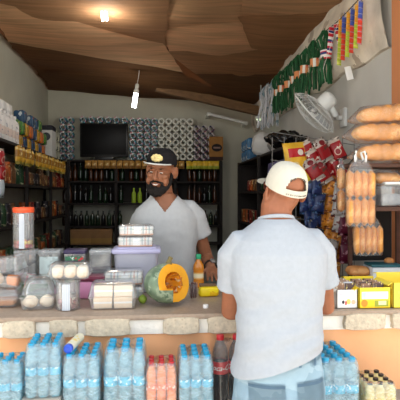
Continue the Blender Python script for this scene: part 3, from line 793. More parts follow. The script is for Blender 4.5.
# cola pack with lettered labels
def cola_bottle(r, h):
    bm = NB(); lathe(bm, bottle_prof(r * .97, h, False)[:-7], 18, mi=0); p = bottle_prof(r * .97, h, False)[-8:]
    lathe(bm, p, 18, mi=1); return bm
Yc = 2.035
ca, cb = at(213, 337, Yc), at(246, 337, Yc); rc = (cb.x - ca.x) / 4; hc_ = ca.z - BZ
t = thing('cola_pack', 'pack of dark cola bottles with red lettered labels beside the customer', 'soft drink', ((ca.x + cb.x) / 2, Yc + rc, BZ), (0, 0, 0), 'drink packs under the counter')
mB = shared('cola_bottle', lambda: cola_bottle(rc, hc_)); mB.materials.append(m_cola); mB.materials.append(m_colac)
mC = shared_m('cola_cap', lambda: lathe(NB(), cap_prof(rc * .9, hc_), 14), m_rcap)
fc = bpy.data.curves.new('t', 'FONT'); fc.body = 'Coca-Cola'; fc.size = rc * .92; fc.extrude = .0004; fc.shear = .35; fc.align_x = 'CENTER'; fc.align_y = 'CENTER'; fc.resolution_u = 3
fo = bpy.data.objects.new('t', fc); COL.objects.link(fo); bpy.context.view_layer.update()
tm = bpy.data.meshes.new_from_object(fo.evaluated_get(bpy.context.evaluated_depsgraph_get())); bpy.data.objects.remove(fo)
def cola_label():
    bm = NB(); lathe(bm, lab_prof(rc * .97, hc_, .44, .62), 22, mi=0)
    b3 = NB(); b3.from_mesh(tm)
    bmesh.ops.triangulate(b3, faces=b3.faces[:]); bmesh.ops.subdivide_edges(b3, edges=[e for e in b3.edges if e.calc_length() > rc * .12], cuts=2)
    rr = rc * 1.016
    for v in b3.verts:
        an = v.co.x / rr - PI / 2 + .15; v.co = V(((rr + v.co.z) * math.cos(an), (rr + v.co.z) * math.sin(an), hc_ * .53 + v.co.y))
    return add(bm, b3, None, 1)
mL = shared('cola_label', cola_label); mL.materials.append(m_clab); mL.materials.append(m_white)
for i in range(2):
    bo = child('bottle', mB, t, ((2 * i - 1) * rc, 0, 0)); child('cap', mC, bo); child('label', mL, bo)
bm = NB(); loft(bm, [[V((math.copysign(rc, math.cos(a)) + rc * 1.03 * math.cos(a), rc * 1.03 * math.sin(a), z)) for a in [2 * PI * (i + .5) / 28 for i in range(28)]] for z in (.003, hc_ * .4, hc_ * .7)] +
     [[V((math.copysign(rc, math.cos(a)) * .95 + rc * .6 * math.cos(a), rc * .6 * math.sin(a), z)) for a in [2 * PI * (i + .5) / 28 for i in range(28)]] for z in (hc_ * .93,)], cap=False)
obj('shrink_wrap', bm, clear('clear_wrap', (.96, .96, .96, 1), .06, .12, 1, bump=1, bs=22), t)
# white tube lying on the third pack
a = at(69, 357, 1.90); b = at(80, 346, 2.04); 
zt = at(62, 356, 1.86).z + .017; a.z = b.z = zt
t = thing('lotion_tube', 'white cylindrical tube with a blue end cap lying on a water pack', 'tube', a)
obj('tube_body', (lambda bm: (tube(bm, [(0, 0, 0), (b - a) * .5, b - a], .0175, 20), bm)[1])(NB()), mat('cream_tube', srgb(232, 228, 205), .4, var=.05, layers=[('n', (14, .6), srgb(238, 214, 130))]), t)
d = (b - a).normalized(); bm = NB(); tube(bm, [d * -.016, d * -.014, d * .0], [.012, .0165, .0172], 20); lathe(bm, [(.006, -.0005), (.009, -.002), (.009, .001), (.006, .001)], 16, Matrix.Translation(-d * .016) @ d.to_track_quat('Z', 'Y').to_matrix().to_4x4()); obj('cap', bm, mat('royal_blue', srgb(40, 80, 190), .35), t)

# ================================================================== left part of the counter
m_bun = mat('cream_bun', srgb(250, 232, 205), .7, var=.06, vs=20, layers=[('n', (18, .6), srgb(240, 205, 160), .6)])
m_cake = mat('sponge_cake', srgb(248, 226, 196), .8, var=.06, vs=30, layers=[('z', (.022, .030), srgb(252, 250, 245))])
m_pastry = mat('brown_pastry', srgb(214, 150, 100), .6, var=.2, vs=25)
m_hinge = mat('clear_rim', srgb(225, 232, 236), .3)
GC = 'clear bakery containers on the counter'
def cpos(px, py, Y=None): return on(px, py, ZT)
# 1 dome clamshell with two buns
p = cpos(35.5, 311.5); p.y += .07
t = thing('clamshell_box', 'clear domed clamshell box holding two cream buns at the counter front', 'container', (p.x, p.y, ZT), (0, 0, 3), GC)
obj('tray', pbox_bm(.145, .125, .06, .14), pc, t)
bm = NB()
lathe(bm, [(.074, .0), (.074, .008), (.070, .030), (.060, .056), (.043, .073), (.02, .080), (0, .081)], 28); bm.transform(T(0, 0, .062) @ SC(1, .87, 1)); bmesh.ops.solidify(bm, geom=bm.faces[:], thickness=.0015); obj('domed_lid', bm, pc, t)
def bun(r, seed, sq=.85):
    bm = NB(); ball(bm, (0, 0, r * sq), (r, r * .95, r * sq), seg=20, rings=14); return jitter(bm, r * .10, 30, seed)
me = shared('bun', lambda: bun(.032, 3))
single('cream_bun', me, m_bun, (p.x - .035, p.y - .01, ZT + .003), (0, 0, 0), 'cream bun in the domed clamshell, left of the two', 'bun')
single('cream_bun', me, m_bun, (p.x + .033, p.y + .002, ZT + .003), (0, 0, 80), 'cream bun in the domed clamshell, right of the two', 'bun')
# 2 stack at left edge
p = cpos(-2, 309); p.y += .07
t = thing('clamshell_box', 'clear flat box of brown pastry on the counter at the left edge, under another box', 'container', (p.x, p.y, ZT), (0, 0, 0), GC)
obj('tray', pbox_bm(.16, .13, .04, .1), pc, t); obj('lid', pbox_bm(.16, .13, .045, .1, lid=True), pc, t).location.z = .041
bm = NB(); box(bm, (0, 0, .017), (.12, .09, .028), .012); single('pastry', shared('pastry_slab', lambda: jitter(bm, .004, 40)), m_pastry, (p.x, p.y, ZT + .002), (0, 0, 0), 'brown pastry in the lower box at the left edge', 'pastry')
t = thing('clamshell_box', 'clear box of filled pastry with a sloping lid, topmost at the left edge', 'container', (p.x + .005, p.y, ZT + .088), (0, 0, -6), GC)
obj('tray', pbox_bm(.17, .13, .055, .12), pc, t)
bm = pbox_bm(.17, .13, .065, .12, lid=True)
for v in bm.verts: v.co.z += (v.co.x + .08) * .14
obj('lid', bm, pc, t).location.z = .057
bm = NB(); box(bm, (0, 0, .03), (.06, .09, .05), .015); single('pastry', shared('pastry_piece', lambda: jitter(bm, .005, 40)), m_bun, (p.x - .035, p.y - .01, ZT + .090), (0, 0, 0), 'cream pastry in the upper box at the left edge', 'pastry')
bm = NB(); box(bm, (0, 0, .025), (.06, .08, .04), .012); single('pastry', shared('pastry_tri', lambda: jitter(bm, .008, 30)), mat('orange_pastry', srgb(226, 140, 84), .6, var=.2, vs=25), (p.x + .043, p.y - .005, ZT + .090), (0, 12, 8), 'orange brown pastry in the upper box at the left edge', 'pastry')
# 3 cylinder jar with painted highlight strip
p = cpos(66, 311.5); p.y += .05
def jar(r, h, seg=28): 
    bm = NB(); lathe(bm, [(0, .003), (r * .9, .0), (r, .006), (r, h - .008), (r * .96, h), (r * .93, h), (r * .96, h - .01), (r * .96, .008), (0, .006)], seg); return bm
t = thing('plastic_jar', 'clear cylindrical jar with a painted highlight strip and brown sweets at the counter front', 'jar', (p.x, p.y, ZT), (0, 0, 0), GC)
obj('jar_body', jar(.052, .122), pc, t)
bm = NB(); lathe(bm, [(.0525, .004), (.0535, .004), (.0535, .116), (.0525, .116)], 40)
kill = [f for f in bm.faces if not (-1.95 < math.atan2(f.calc_center_median().y, f.calc_center_median().x) < -1.25)]; bmesh.ops.delete(bm, geom=kill, context='FACES')
obj('highlight_strip', bm, mat('painted_highlight', srgb(206, 212, 220), .3, var=.06, layers=[('xs', (.009, .3), srgb(170, 180, 196), .7)]), t)  # greyish striped highlight of the clear jar, painted as a strip
obj('lid', lathe(NB(), [(0, .121), (.053, .121), (.0545, .125), (.0545, .132), (0, .133)], 28), pc, t)
m_sw = [mat('sweet_' + n, c, .35, var=.1) for n, c in (('brown', srgb(150, 92, 80)), ('pink', srgb(215, 150, 160)), ('yellow', srgb(240, 205, 80)), ('red', srgb(206, 50, 45)), ('cream', srgb(238, 220, 195)), ('orange', srgb(236, 140, 50)))]
rg_ = random.Random(8)
sme = shared('sweet', lambda: jitter((lambda b: (ball(b, (0, 0, 0), (.011, .010, .009), seg=10, rings=7), b)[1])(NB()), .002, 90))
def sweets(c, r, zs, n, cols, label, grp):
    """loose heap in rings so that the sweets do not overlap"""
    k = 0
    for li, z in enumerate(zs):
        for rr, m_ in ((r, max(1, int(2 * PI * r / .024))), (r - .023, max(1, int(2 * PI * max(r - .023, .004) / .026)))):
            if rr < 0: continue
            for i in range(m_):
                if k >= n: return
                a = 2 * PI * i / m_ + li * .4 - PI / 2
                single('sweet', sme, m_sw[rg_.choice(cols)], (c.x + rr * math.cos(a), c.y + rr * math.sin(a), z), (rg_.uniform(0, 90), rg_.uniform(0, 90), 0), label, 'sweet', grp); k += 1
sweets(V((p.x, p.y, 0)), .037, [ZT + .017, ZT + .035], 34, (0, 0, 1, 4), '{c} sweet at the bottom of the cylindrical front jar', 'sweets in the front jar')
# 4 flat box with three cakes on the jar and dome
zb = ZT + .1335; pp = at(69.5, 279, p.y - .02)
t = thing('clamshell_box', 'clear flat box of three cream rolls balanced on the jar', 'container', (pp.x, p.y + .01, zb), (0, 0, 0), GC)
obj('tray', pbox_bm(.175, .10, .025, .08), pc, t); obj('lid', pbox_bm(.175, .10, .045, .08, lid=True), pc, t).location.z = .026
me = shared('roll_cake', lambda: jitter((lambda b: (box(b, (0, 0, .026), (.050, .078, .052), .018, seg=4), b)[1])(NB()), .004, 30))
for i, nm in enumerate(('left', 'middle', 'right')):
    single('cream_roll', me, m_bun, (pp.x - .053 + .053 * i, p.y + .01, zb + .004), (0, 0, 0), f'{nm} one of the three cream rolls in the box on the jar', 'bun')
# 5 pink tub
p = cpos(92, 300); 
t = thing('plastic_tub', 'pink plastic tub with a maroon lid behind the clear boxes', 'tub', (p.x, 2.47, ZT), (0, 0, 0))
bm = NB(); box(bm, (0, 0, .045), (.135, .09, .085), .012); obj('tub_body', bm, mat('pink_plastic', srgb(222, 150, 190), .4, var=.06), t)
bm = NB(); box(bm, (0, 0, .1), (.15, .10, .022), .006); obj('lid', bm, mat('maroon_plastic', srgb(120, 45, 70), .4, var=.15, vs=30), t)
# 6 wide clamshell with cake slices
p = cpos(112, 311); p.y += .075
t = thing('clamshell_box', 'wide clear clamshell box of pale cake slices next to the lime', 'container', (p.x, p.y, ZT), (0, 0, 2), GC)
obj('tray', pbox_bm(.205, .13, .058, .10), pc, t); obj('lid', pbox_bm(.205, .13, .056, .10, lid=True), pc, t).location.z = .06
me = shared('cake_slice', lambda: jitter((lambda b: (box(b, (0, 0, .024), (.080, .085, .048), .006), b)[1])(NB()), .003, 30))
for dx, z, nm in ((-.045, .003, 'lower left'), (.043, .003, 'lower right'), (-.042, .054, 'upper left'), (.044, .054, 'upper right')):
    single('cake_slice', me, m_cake, (p.x + dx, p.y, ZT + z), (0, 0, 2), f'{nm} pale cake slice in the wide clamshell box', 'cake')
# 7 two plaid trays
m_plaid = mat('plaid_wrap', srgb(228, 226, 218), .4, var=.05, layers=[('xs', (.031, .22), srgb(150, 165, 175), .75), ('xs', (.047, .10), srgb(200, 100, 70), .7), ('z', (-.1, .010), srgb(222, 140, 90), .8), ('zs', (.030, .18), srgb(160, 180, 180), .5), ('rect', (.005, .03, .018, .022), srgb(240, 242, 240))])
def plaid_box(loc, w, d, h, label, grp, rz=0):
    t = thing('biscuit_box', label, 'box', loc, (0, 0, rz), grp)
    bm = NB(); box(bm, (0, 0, h * .42), (w, d, h * .84), .006); obj('wrapped_biscuits', bm, m_plaid, t)
    obj('lid', pbox_bm(w + .008, d + .008, h * .3, .03, lid=True), pc, t).location.z = h * .7
    obj('tray', pbox_bm(w + .006, d + .006, h * .55, .03), pc, t)
p = cpos(127, 291)
plaid_box((p.x, 2.46, ZT + .0), .175, .12, .068, 'plaid wrapped biscuit box behind the wide clamshell, lower one', 'plaid biscuit boxes')
plaid_box((p.x - .003, 2.46, ZT + .07), .175, .12, .068, 'plaid wrapped biscuit box behind the wide clamshell, upper one', 'plaid biscuit boxes')
# 8 big tub
p = at(137, 284, 2.66)
t = thing('storage_tub', 'large cloudy plastic tub with a lilac lid beside the shopkeeper', 'tub', (p.x, 2.645, ZT), (0, 0, 0))
m_cloud = clear('cloudy_plastic', (.90, .90, .97, 1), .45, .2, .6, (.72, .72, .80, 1))
obj('tub_body', pbox_bm(.225, .18, .20, .10, bev=.03), m_cloud, t)
m_lilac = mat('lilac_plastic', srgb(186, 182, 214), .4, var=.05)
bm = NB(); box(bm, (0, 0, .213), (.25, .20, .026), .010); box(bm, (0, 0, .228), (.20, .15, .010), .004); obj('lid', bm, m_lilac, t)
bm = NB()
for i in range(7): box(bm, (-.075 + .024 * i, 0, .006 + (.085 if i % 2 else .075)), (.02, .12, .16), .003, RY(2 * (i % 3 - 1)))
tub_p = p.copy()
for i in range(3):
    single('paper_packet', shared('tub_packet', lambda: bag_bm(.15, .13, .04, 3)), mat('grey_print', srgb(205, 205, 210), .6, var=.1, vs=20, layers=[('rect', (.03, .01, .03, .04), srgb(245, 245, 245))]), (p.x, 2.61 + .045 * i, ZT + .075), (0, 0, 0), ('front', 'middle', 'rear')[i] + ' pale paper packet stored inside the large cloudy tub', 'packet', 'packets in the large tub')
zt = ZT + .234
plaid_box((p.x - .005, 2.64, zt), .172, .13, .056, 'plaid biscuit box standing directly on the lilac lid', 'plaid biscuit boxes')
plaid_box((p.x - .002, 2.64, zt + .0575), .172, .13, .056, 'topmost plaid biscuit box on the large tub', 'plaid biscuit boxes', 2)
# 10 canisters
def canister(px, label, fill, lidm, extra=None):
    p = at(px, 291, 2.60); w = .104
    t = thing('square_canister', label, 'canister', (p.x, 2.60, ZT), (0, 0, 0), 'square canisters in the second row')
    obj('canister_body', pbox_bm(w, .10, .205, .04, bev=.014), pc, t)
    bm = NB(); box(bm, (0, 0, .214), (w + .006, .106, .022), .008); obj('lid', bm, lidm, t)
    if extra:
        bm = NB(); box(bm, (0, -.0535, .150), (w * .86, .0015, .085)); obj('label_card', bm, extra, t)
    return p
m_lidc = clear('clear_lid', (.93, .95, .96, 1), .22, .2, .9)
m_cnote = mat('pale_paper_label', srgb(190, 205, 205), .5, var=.15, vs=25, layers=[('n', (30, .56), srgb(150, 165, 165), .7)])
m_crn = mat('bright_print_label', srgb(60, 120, 90), .5, var=.2, vs=30, layers=[('zs', (.04, .2), srgb(210, 225, 215), .6), ('n', (26, .56), srgb(200, 50, 60)), ('n', (33, .63), srgb(235, 240, 235))])
m_lidp = mat('dark_purple_lid', srgb(62, 52, 84), .4)
pA = canister(27, 'pale clear canister under the tall jar with the orange lid', None, m_lidc, None)
pB = canister(51, 'clear canister with pale green contents, second in the row', None, m_lidc, m_cnote)
pC = canister(76, 'canister with a dark purple lid and bright green and red label', None, m_lidp, m_crn)
pD = canister(101, 'clear canister half full of white sweets, nearest to the large tub', None, m_lidc)
wp = mat('wrapped_white', srgb(232, 232, 226), .5, var=.06)
swm = shared('wrapped', lambda: jitter((lambda b: (box(b, (0, 0, 0), (.030, .022, .016), .006), b)[1])(NB()), .003, 60))
for (pp_, nl, lab, cols) in ((pA, 5, '{c} wrapped sweet in the canister under the tall jar', (wp, m_sw[1], mat('faded_pink_wrap', srgb(212, 150, 150), .5))), (pD, 3, '{c} wrapped sweet in the canister nearest to the large tub', (wp, wp, mat('pale_mint', srgb(215, 228, 222), .5)))):
    for l in range(nl):
        for i in range(3):
            for j in (0, 1, 2):
                single('wrapped_sweet', swm, rg_.choice(cols), (pp_.x - .031 + .031 * i, 2.60 - .028 + .028 * j, ZT + .014 + .019 * l), (0, 0, rg_.uniform(-14, 14)), lab, 'sweet', lab.replace('{c} wrapped sweet', 'wrapped sweets'))
bm = NB(); box(bm, (0, 0, .075), (.085, .08, .14), .01); single('paper_bag', shared('can_b', lambda: jitter(bm, .006, 30)), mat('pale_green_paper', srgb(196, 212, 205), .6, var=.1), (pB.x, 2.60, ZT + .004), (0, 0, 0), 'pale green paper bag inside the second canister', 'bag')
bm = NB(); box(bm, (0, 0, .075), (.085, .08, .14), .01); single('paper_bag', shared('can_c', lambda: jitter(bm, .006, 30)), mat('maroon_paper', srgb(120, 60, 70), .6, var=.15), (pC.x, 2.60, ZT + .004), (0, 0, 0), 'maroon paper bag inside the purple lidded canister', 'bag')
# 11 tall jar with orange lid on first canister
zj = ZT + .2255; pj = at(23.5, 248, 2.60)
t = thing('tall_jar', 'tall clear jar with an orange screw lid standing on a canister', 'jar', (pj.x + .0, 2.60, zj), (0, 0, 0))
bm = NB(); lathe(bm, [(0, .003), (.048, 0), (.052, .008)] + [(.052 - (.0022 if i % 2 else 0), .02 + .155 * i / 14) for i in range(15)] + [(.051, .183), (.047, .188), (.045, .188), (.048, .18), (.048, .01), (0, .008)], 28)
obj('jar_body', bm, pc, t)
obj('lid', lathe(NB(), [(0, .186), (.050, .186), (.0525, .189), (.0525, .209), (.049, .213), (0, .213)], 28), mat('orange_lid', srgb(238, 92, 52), .4, var=.03), t)
bm = NB(); lathe(bm, [(.0525, .008), (.0532, .008), (.0532, .180), (.0525, .180)], 40)
kill = [f for f in bm.faces if not (-1.75 < math.atan2(f.calc_center_median().y, f.calc_center_median().x) < -1.25)]; bmesh.ops.delete(bm, geom=kill, context='FACES')
obj('highlight_strip', bm, mat('painted_highlight', srgb(206, 212, 220), .3), t)  # painted highlight down the front of the tall jar
sweets(V((pj.x, 2.60, 0)), .037, [zj + .018, zj + .036], 30, (2, 3, 3, 5, 2), '{c} sweet in the bottom of the orange lidded jar', 'sweets in the tall jar')
# green packet, lime
p = cpos(37, 297); single('foil_packet', shared('gp', lambda: bag_bm(.13, .07, .045, 5)), mat('dark_green_foil', srgb(36, 92, 48), .3, var=.3, vs=20, layers=[('n', (22, .6), srgb(16, 30, 20))]), (p.x, 2.46, ZT + .038), (0, 0, 0), 'dark green foil packet behind the domed clamshell', 'packet')
for dx, nm in ((-.0, 'w'),):
    p = cpos(142.5, 304.5); bm = NB(); lathe(bm, [(0, 0), (.008, .0015), (.017, .010), (.0205, .02), (.018, .031), (.009, .038), (.004, .041), (0, .0425)], 20)
    t = single('lime', shared('lime', lambda: bm), mat('lime_skin', srgb(150, 178, 66), .4, var=.15, vs=30, bump=.3, bs=200), (p.x, p.y + .02, ZT), (0, 0, 0), 'small green lime between the wide clamshell and the pumpkin', 'lime')

# ================================================================== pumpkin
p = cpos(168.5, 310.3); PR = .111; pc_ = V((p.x + .003, p.y + PR * .93, ZT + PR * .90))
t = thing('pumpkin', 'cut green mottled pumpkin showing bright orange flesh', 'pumpkin', pc_)
def rad(az, la):
    rib = 1 - .045 * abs(math.sin(az * 5)) ** .6 * math.cos(la); return PR * rib * (1 - .10 * abs(math.sin(la)) ** 3)
def pt(az, la, k):
    r = rad(az, la) * k; return V((r * math.cos(la) * math.cos(az), r * math.cos(la) * math.sin(az), r * math.sin(la) * .90))
bm = NB(); ball(bm, (0, 0, 0), 1, seg=80, rings=48); bi = NB(); ball(bi, (0, 0, 0), 1, seg=48, rings=32); bmesh.ops.reverse_faces(bi, faces=bi.faces[:])
for b_, k_ in ((bm, 1), (bi, .62)):
    for v in b_.verts: v.co = pt(math.atan2(v.co.y, v.co.x), math.asin(max(-1, min(1, v.co.z))), k_)
add(bm, bi)
def cutter(lo, hi):
    b_ = NB(); box(b_, [(l_ + h_) / 2 * PR for l_, h_ in zip(lo, hi)], [(h_ - l_) * PR for l_, h_ in zip(lo, hi)])
    n_ = V((.70, -.66, .26)).normalized()
    r_ = bmesh.ops.bisect_plane(b_, geom=b_.verts[:] + b_.edges[:] + b_.faces[:], plane_co=n_ * PR * .30, plane_no=n_, clear_inner=True)
    bmesh.ops.holes_fill(b_, edges=[e for e in b_.edges if e.is_boundary]); bmesh.ops.recalc_face_normals(b_, faces=b_.faces[:])
    me_ = bpy.data.meshes.new('c'); b_.to_mesh(me_); b_.free(); o_ = bpy.data.objects.new('c', me_); COL.objects.link(o_); return o_
me_ = bpy.data.meshes.new('p'); bm.to_mesh(me_); bm.free(); po = bpy.data.objects.new('p', me_); COL.objects.link(po)
cut = [cutter((.16, -1.5, -1.5), (1.5, 1.5, 1.5)), cutter((-.9, -1.5, -.12), (.165, 1.5, 1.5))]
for c_ in cut:
    m_ = po.modifiers.new('b', 'BOOLEAN'); m_.operation = 'DIFFERENCE'; m_.object = c_; m_.solver = 'EXACT'
dg = bpy.context.evaluated_depsgraph_get(); dg.update(); pm = bpy.data.meshes.new_from_object(po.evaluated_get(dg))
for o_ in cut + [po]: bpy.data.objects.remove(o_)
bo = NB(); bo.from_mesh(pm); bi = NB(); bi.from_mesh(pm); bpy.data.meshes.remove(pm)
def is_out(f):
    for v in f.verts:
        if v.co.length < .965 * pt(math.atan2(v.co.y, v.co.x), math.asin(max(-1, min(1, v.co.z / .9 / max(v.co.length, 1e-6)))), 1).length * .99: return False
    c_ = f.calc_center_median(); return c_.length > PR * .80 and f.normal.dot(c_.normalized()) > .45
for b_, w_ in ((bo, False), (bi, True)):
    b_.normal_update(); bmesh.ops.delete(b_, geom=[f for f in b_.faces if is_out(f) == w_], context='FACES')
m_rind = mat('pumpkin_rind', srgb(112, 132, 108), .45, var=.28, vs=22, bump=.2, bs=50, layers=[('n', (26, .54), srgb(150, 164, 140), .8), ('n', (30, .60), srgb(74, 98, 78), .8), ('n', (17, .66), srgb(214, 214, 186), .9)])
m_flesh = mat('pumpkin_flesh', srgb(252, 176, 40), .55, var=.08, vs=25, bump=.25, bs=70)
obj('rind', bo, m_rind, t); fl = obj('flesh', bi, m_flesh, t)
m_pulp = mat('pumpkin_pulp', srgb(196, 120, 30), .6, var=.3, vs=50)
bm = NB(); rp_ = random.Random(2)
for i in range(26):
    az = R(rp_.uniform(0, 150)); la = R(rp_.uniform(-50, 50)); q = pt(az, la, .59); d_ = V((rp_.gauss(0, 1), rp_.gauss(0, 1), rp_.gauss(0, 1))) * .02
    tube(bm, [q, q * .8 + d_ * .5, q * .55 + d_], [.005, .004, .002], 5)
obj('pulp', bm, m_pulp, fl)
me = shared('seed', lambda: (lambda b: (ball(b, (0, 0, 0), (.005, .0022, .008), seg=8, rings=6), b)[1])(NB()))
m_seed = mat('pumpkin_seed', srgb(236, 214, 160), .5)
me.materials.append(m_seed)
for i in range(22):
    az = R(rp_.uniform(10, 150)); la = R(rp_.uniform(-55, 45)); q = pt(az, la, .56); s_ = child('seed', me, fl, q); s_.rotation_euler = (rp_.uniform(0, 3), rp_.uniform(0, 3), 0)
bm = NB(); tube(bm, [(0, 0, PR * .78), (.004, .003, PR * .93), (.012, .004, PR * 1.06)], [.016, .010, .011], 8); obj('stem', bm, mat('dry_stem', srgb(120, 108, 70), .8, var=.2), t)

# ================================================================== oil bottle, packets, cap
p = at(198.5, 284, 2.70)
t = thing('oil_bottle', 'small amber oil bottle with a green cap beside the shopkeeper\'s hand', 'bottle', (p.x, 2.70, ZT))
bm = NB(); lathe(bm, [(0, .002), (.024, 0), (.029, .005), (.030, .03), (.027, .05), (.027, .08), (.030, .10), (.028, .120), (.018, .138), (.012, .146), (.0115, .158), (0, .158)], 24)
obj('bottle_body', bm, mat('amber_oil', srgb(214, 132, 40), .08, var=.15, vs=10, spec=.7), t)
obj('cap', lathe(NB(), [(0, .154), (.0145, .154), (.015, .158), (.015, .176), (.012, .180), (0, .180)], 20), mat('green_cap', srgb(40, 160, 110), .4), t)
obj('label', lathe(NB(), [(.0272, .048), (.0282, .048), (.0282, .082), (.0272, .082)], 24), mat('pale_orange_label', srgb(232, 190, 120), .5, layers=[('z', (.055, .075), srgb(240, 225, 190))]), t)
p = cpos(209.5, 297.5)
t = thing('margarine_packet', 'yellow plastic packet with a brown paper top on the counter', 'packet', (p.x, p.y + .04, ZT))
bm = NB(); box(bm, (0, 0, .024), (.098, .07, .046), .014, seg=4); obj('packet_body', jitter(bm, .004, 40), mat('bright_yellow', srgb(250, 218, 30), .35, var=.08, vs=20, layers=[('n', (16, .62), srgb(232, 170, 30), .7)]), t)
bm = NB(); box(bm, (-.004, .012, .052), (.08, .05, .010), .004); obj('paper_top', jitter(bm, .006, 30), mat('brown_paper', srgb(120, 95, 70), .8, var=.2), t)
p = cpos(206, 308.5); lathe_ = lathe(NB(), [(0, 0), (.012, 0), (.0125, .003), (.0125, .013), (.011, .015), (0, .015)], 20)
single('screw_lid', shared('lid_small', lambda: lathe_), m_white, (p.x, p.y + .012, ZT), (0, 0, 0), 'small white screw cap lying near the counter edge', 'cap')
p = cpos(194, 300)
t = thing('sweet_bag', 'small clear bag of dark brown sweets between pumpkin and yellow packet', 'bag', (p.x, p.y + .03, ZT + .041))
m_tam = mat('dark_tamarind', srgb(104, 62, 54), .4, var=.3, vs=40)
bm = NB()
for i in range(3):
    bm = NB(); tube(bm, [(-.010 + .010 * i, .0, -.034), (-.011 + .011 * i, .003, 0), (-.008 + .009 * i, 0, .034)], [.004, .0056, .0045], 8, rnd=True); obj('sweet', jitter(bm, .002, 60), m_tam, t)
obj('film', bag_bm(.045, .082, .022, 2), pf, t)
# ================================================================== right part of the counter
def open_box(px0, px1, pybase, h, d, m, label, flap=True):
    a, b = on(px0, pybase, ZT), on(px1, pybase, ZT); w = b.x - a.x; Yf = (a.y + b.y) / 2
    t = thing('display_box', label, 'box', ((a.x + b.x) / 2, Yf + d / 2, ZT), (0, 0, 0), 'open display boxes of sweets')
    bm = NB(); th = .003
    box(bm, (0, 0, th / 2), (w, d, th)); box(bm, (0, -d / 2 + th / 2, h / 2), (w, th, h)); box(bm, (0, d / 2 - th / 2, h / 2 + .01), (w, th, h + .02))
    for s in (-1, 1): box(bm, (s * (w / 2 - th / 2), 0, h / 2), (th, d, h))
    obj('carton', bm, m, t, smooth=False)
    if flap:
        bm = NB(); box(bm, (0, .022, 0), (w * .98, .044, .003)); o = obj('back_flap', bm, m, t, False); o.location = (0, d / 2, h + .02); o.rotation_euler.x = R(-12)
        for s in (-1, 1):
            bm = NB(); box(bm, (s * .012, 0, 0), (.024, d * .9, .003)); o = obj('side_flap', bm, m, t, False); o.location = (s * w / 2, 0, h); o.rotation_euler.y = R(s * 35 if s > 0 else -35)
    return t, w
m_bw = mat('white_print_carton', srgb(244, 243, 240), .5, var=.02, layers=[('rect', (0, .062, .034, .006), srgb(190, 195, 215), .6), ('disc', (-.018, .028, .006, .008), srgb(60, 50, 60)), ('disc', (.006, .030, .010, .012), srgb(240, 205, 110)), ('disc', (.028, .028, .010, .010), srgb(236, 190, 160)), ('rect', (-.006, .024, .004, .008), srgb(200, 60, 60))])
m_by = mat('yellow_print_carton', srgb(252, 226, 60), .5, var=.03, layers=[('rect', (0, .058, .060, .016), srgb(190, 226, 240)), ('rect', (.004, .058, .045, .008), srgb(240, 248, 250)), ('z', (.0, .034), srgb(246, 206, 30)), ('disc', (-.048, .024, .015, .016), srgb(240, 140, 40)), ('rect', (.030, .022, .032, .014), srgb(150, 160, 50)), ('rect', (.034, .024, .018, .009), srgb(236, 232, 170))])
m_by2 = mat('plain_yellow_carton', srgb(252, 228, 80), .5, var=.03, layers=[('rect', (0, .07, .05, .006), srgb(240, 200, 90)), ('rect', (0, .045, .05, .004), srgb(236, 190, 80))])
open_box(336.5, 358, 308.5, .082, .17, m_bw, 'open white printed display box beside the customer\'s right arm')
open_box(358.5, 391.5, 308.5, .092, .18, m_by, 'yellow display box with a light blue band and orange disc')
open_box(392.5, 425, 308, .112, .17, m_by2, 'plain yellow display box cut by the right picture edge')
m_pk = [mat('brown_sachet', srgb(150, 112, 84), .45, var=.25, vs=40, layers=[('n', (50, .6), srgb(215, 195, 170))]), mat('silver_sachet', srgb(205, 205, 208), .3, var=.1, vs=40), mat('dark_sachet', srgb(90, 66, 60), .4, var=.3, vs=40, layers=[('n', (50, .62), srgb(225, 205, 120))])]
me = shared('sachet', lambda: bag_bm(.045, .10, .014, 4, .006, 8, 10))
rq = random.Random(4)
for (c, n, lab) in ((on(347, 308, ZT), 6, 'small {c} sachet standing in the white display box'), (on(375, 308, ZT), 7, 'small {c} sachet standing in the yellow display box')):
    for i in range(n):
        for s in (-1, 1):
            if s > 0 and n == 6 and i > 6: continue
            single('sachet', me, m_pk[rq.choice((0, 0, 2, 1))], (c.x + s * (.023 if n == 6 else .030), c.y + .022 + .021 * i, ZT + .055 + .003 * (i % 2)), (-8, 0, 0), lab + ', ' + ('left' if s < 0 else 'right') + f' file, {ORD[i]} from the front', 'sachet', 'sachets: ' + lab[-24:])
p = on(366, 297, ZT + .10); bm = NB(); ball(bm, (0, 0, 0), (.022, .02, .014), seg=20, rings=14); single('paper_scrap', shared('scrap', lambda: jitter(bm, .010, 50)), m_white, (p.x, 2.305, ZT + .121), (0, 0, 0), 'crumpled white paper scrap on the sachets in the yellow box', 'paper')
# white carton with teal top behind
p = on(379, 281, ZT)
t = thing('carton', 'white carton with a dark teal top behind the yellow box', 'box', (p.x, 2.72, ZT), (0, 0, -4))
obj('carton_body', box(NB(), (0, 0, .05), (.205, .15, .10), .003), mat('pale_carton', srgb(224, 230, 234), .6, var=.04, layers=[('rect', (.03, .045, .05, .015), srgb(200, 212, 224))]), t)
obj('teal_lid', box(NB(), (-.02, -.005, .109), (.165, .13, .016), .003), mat('teal_card', srgb(40, 96, 106), .5, var=.2, vs=20), t)
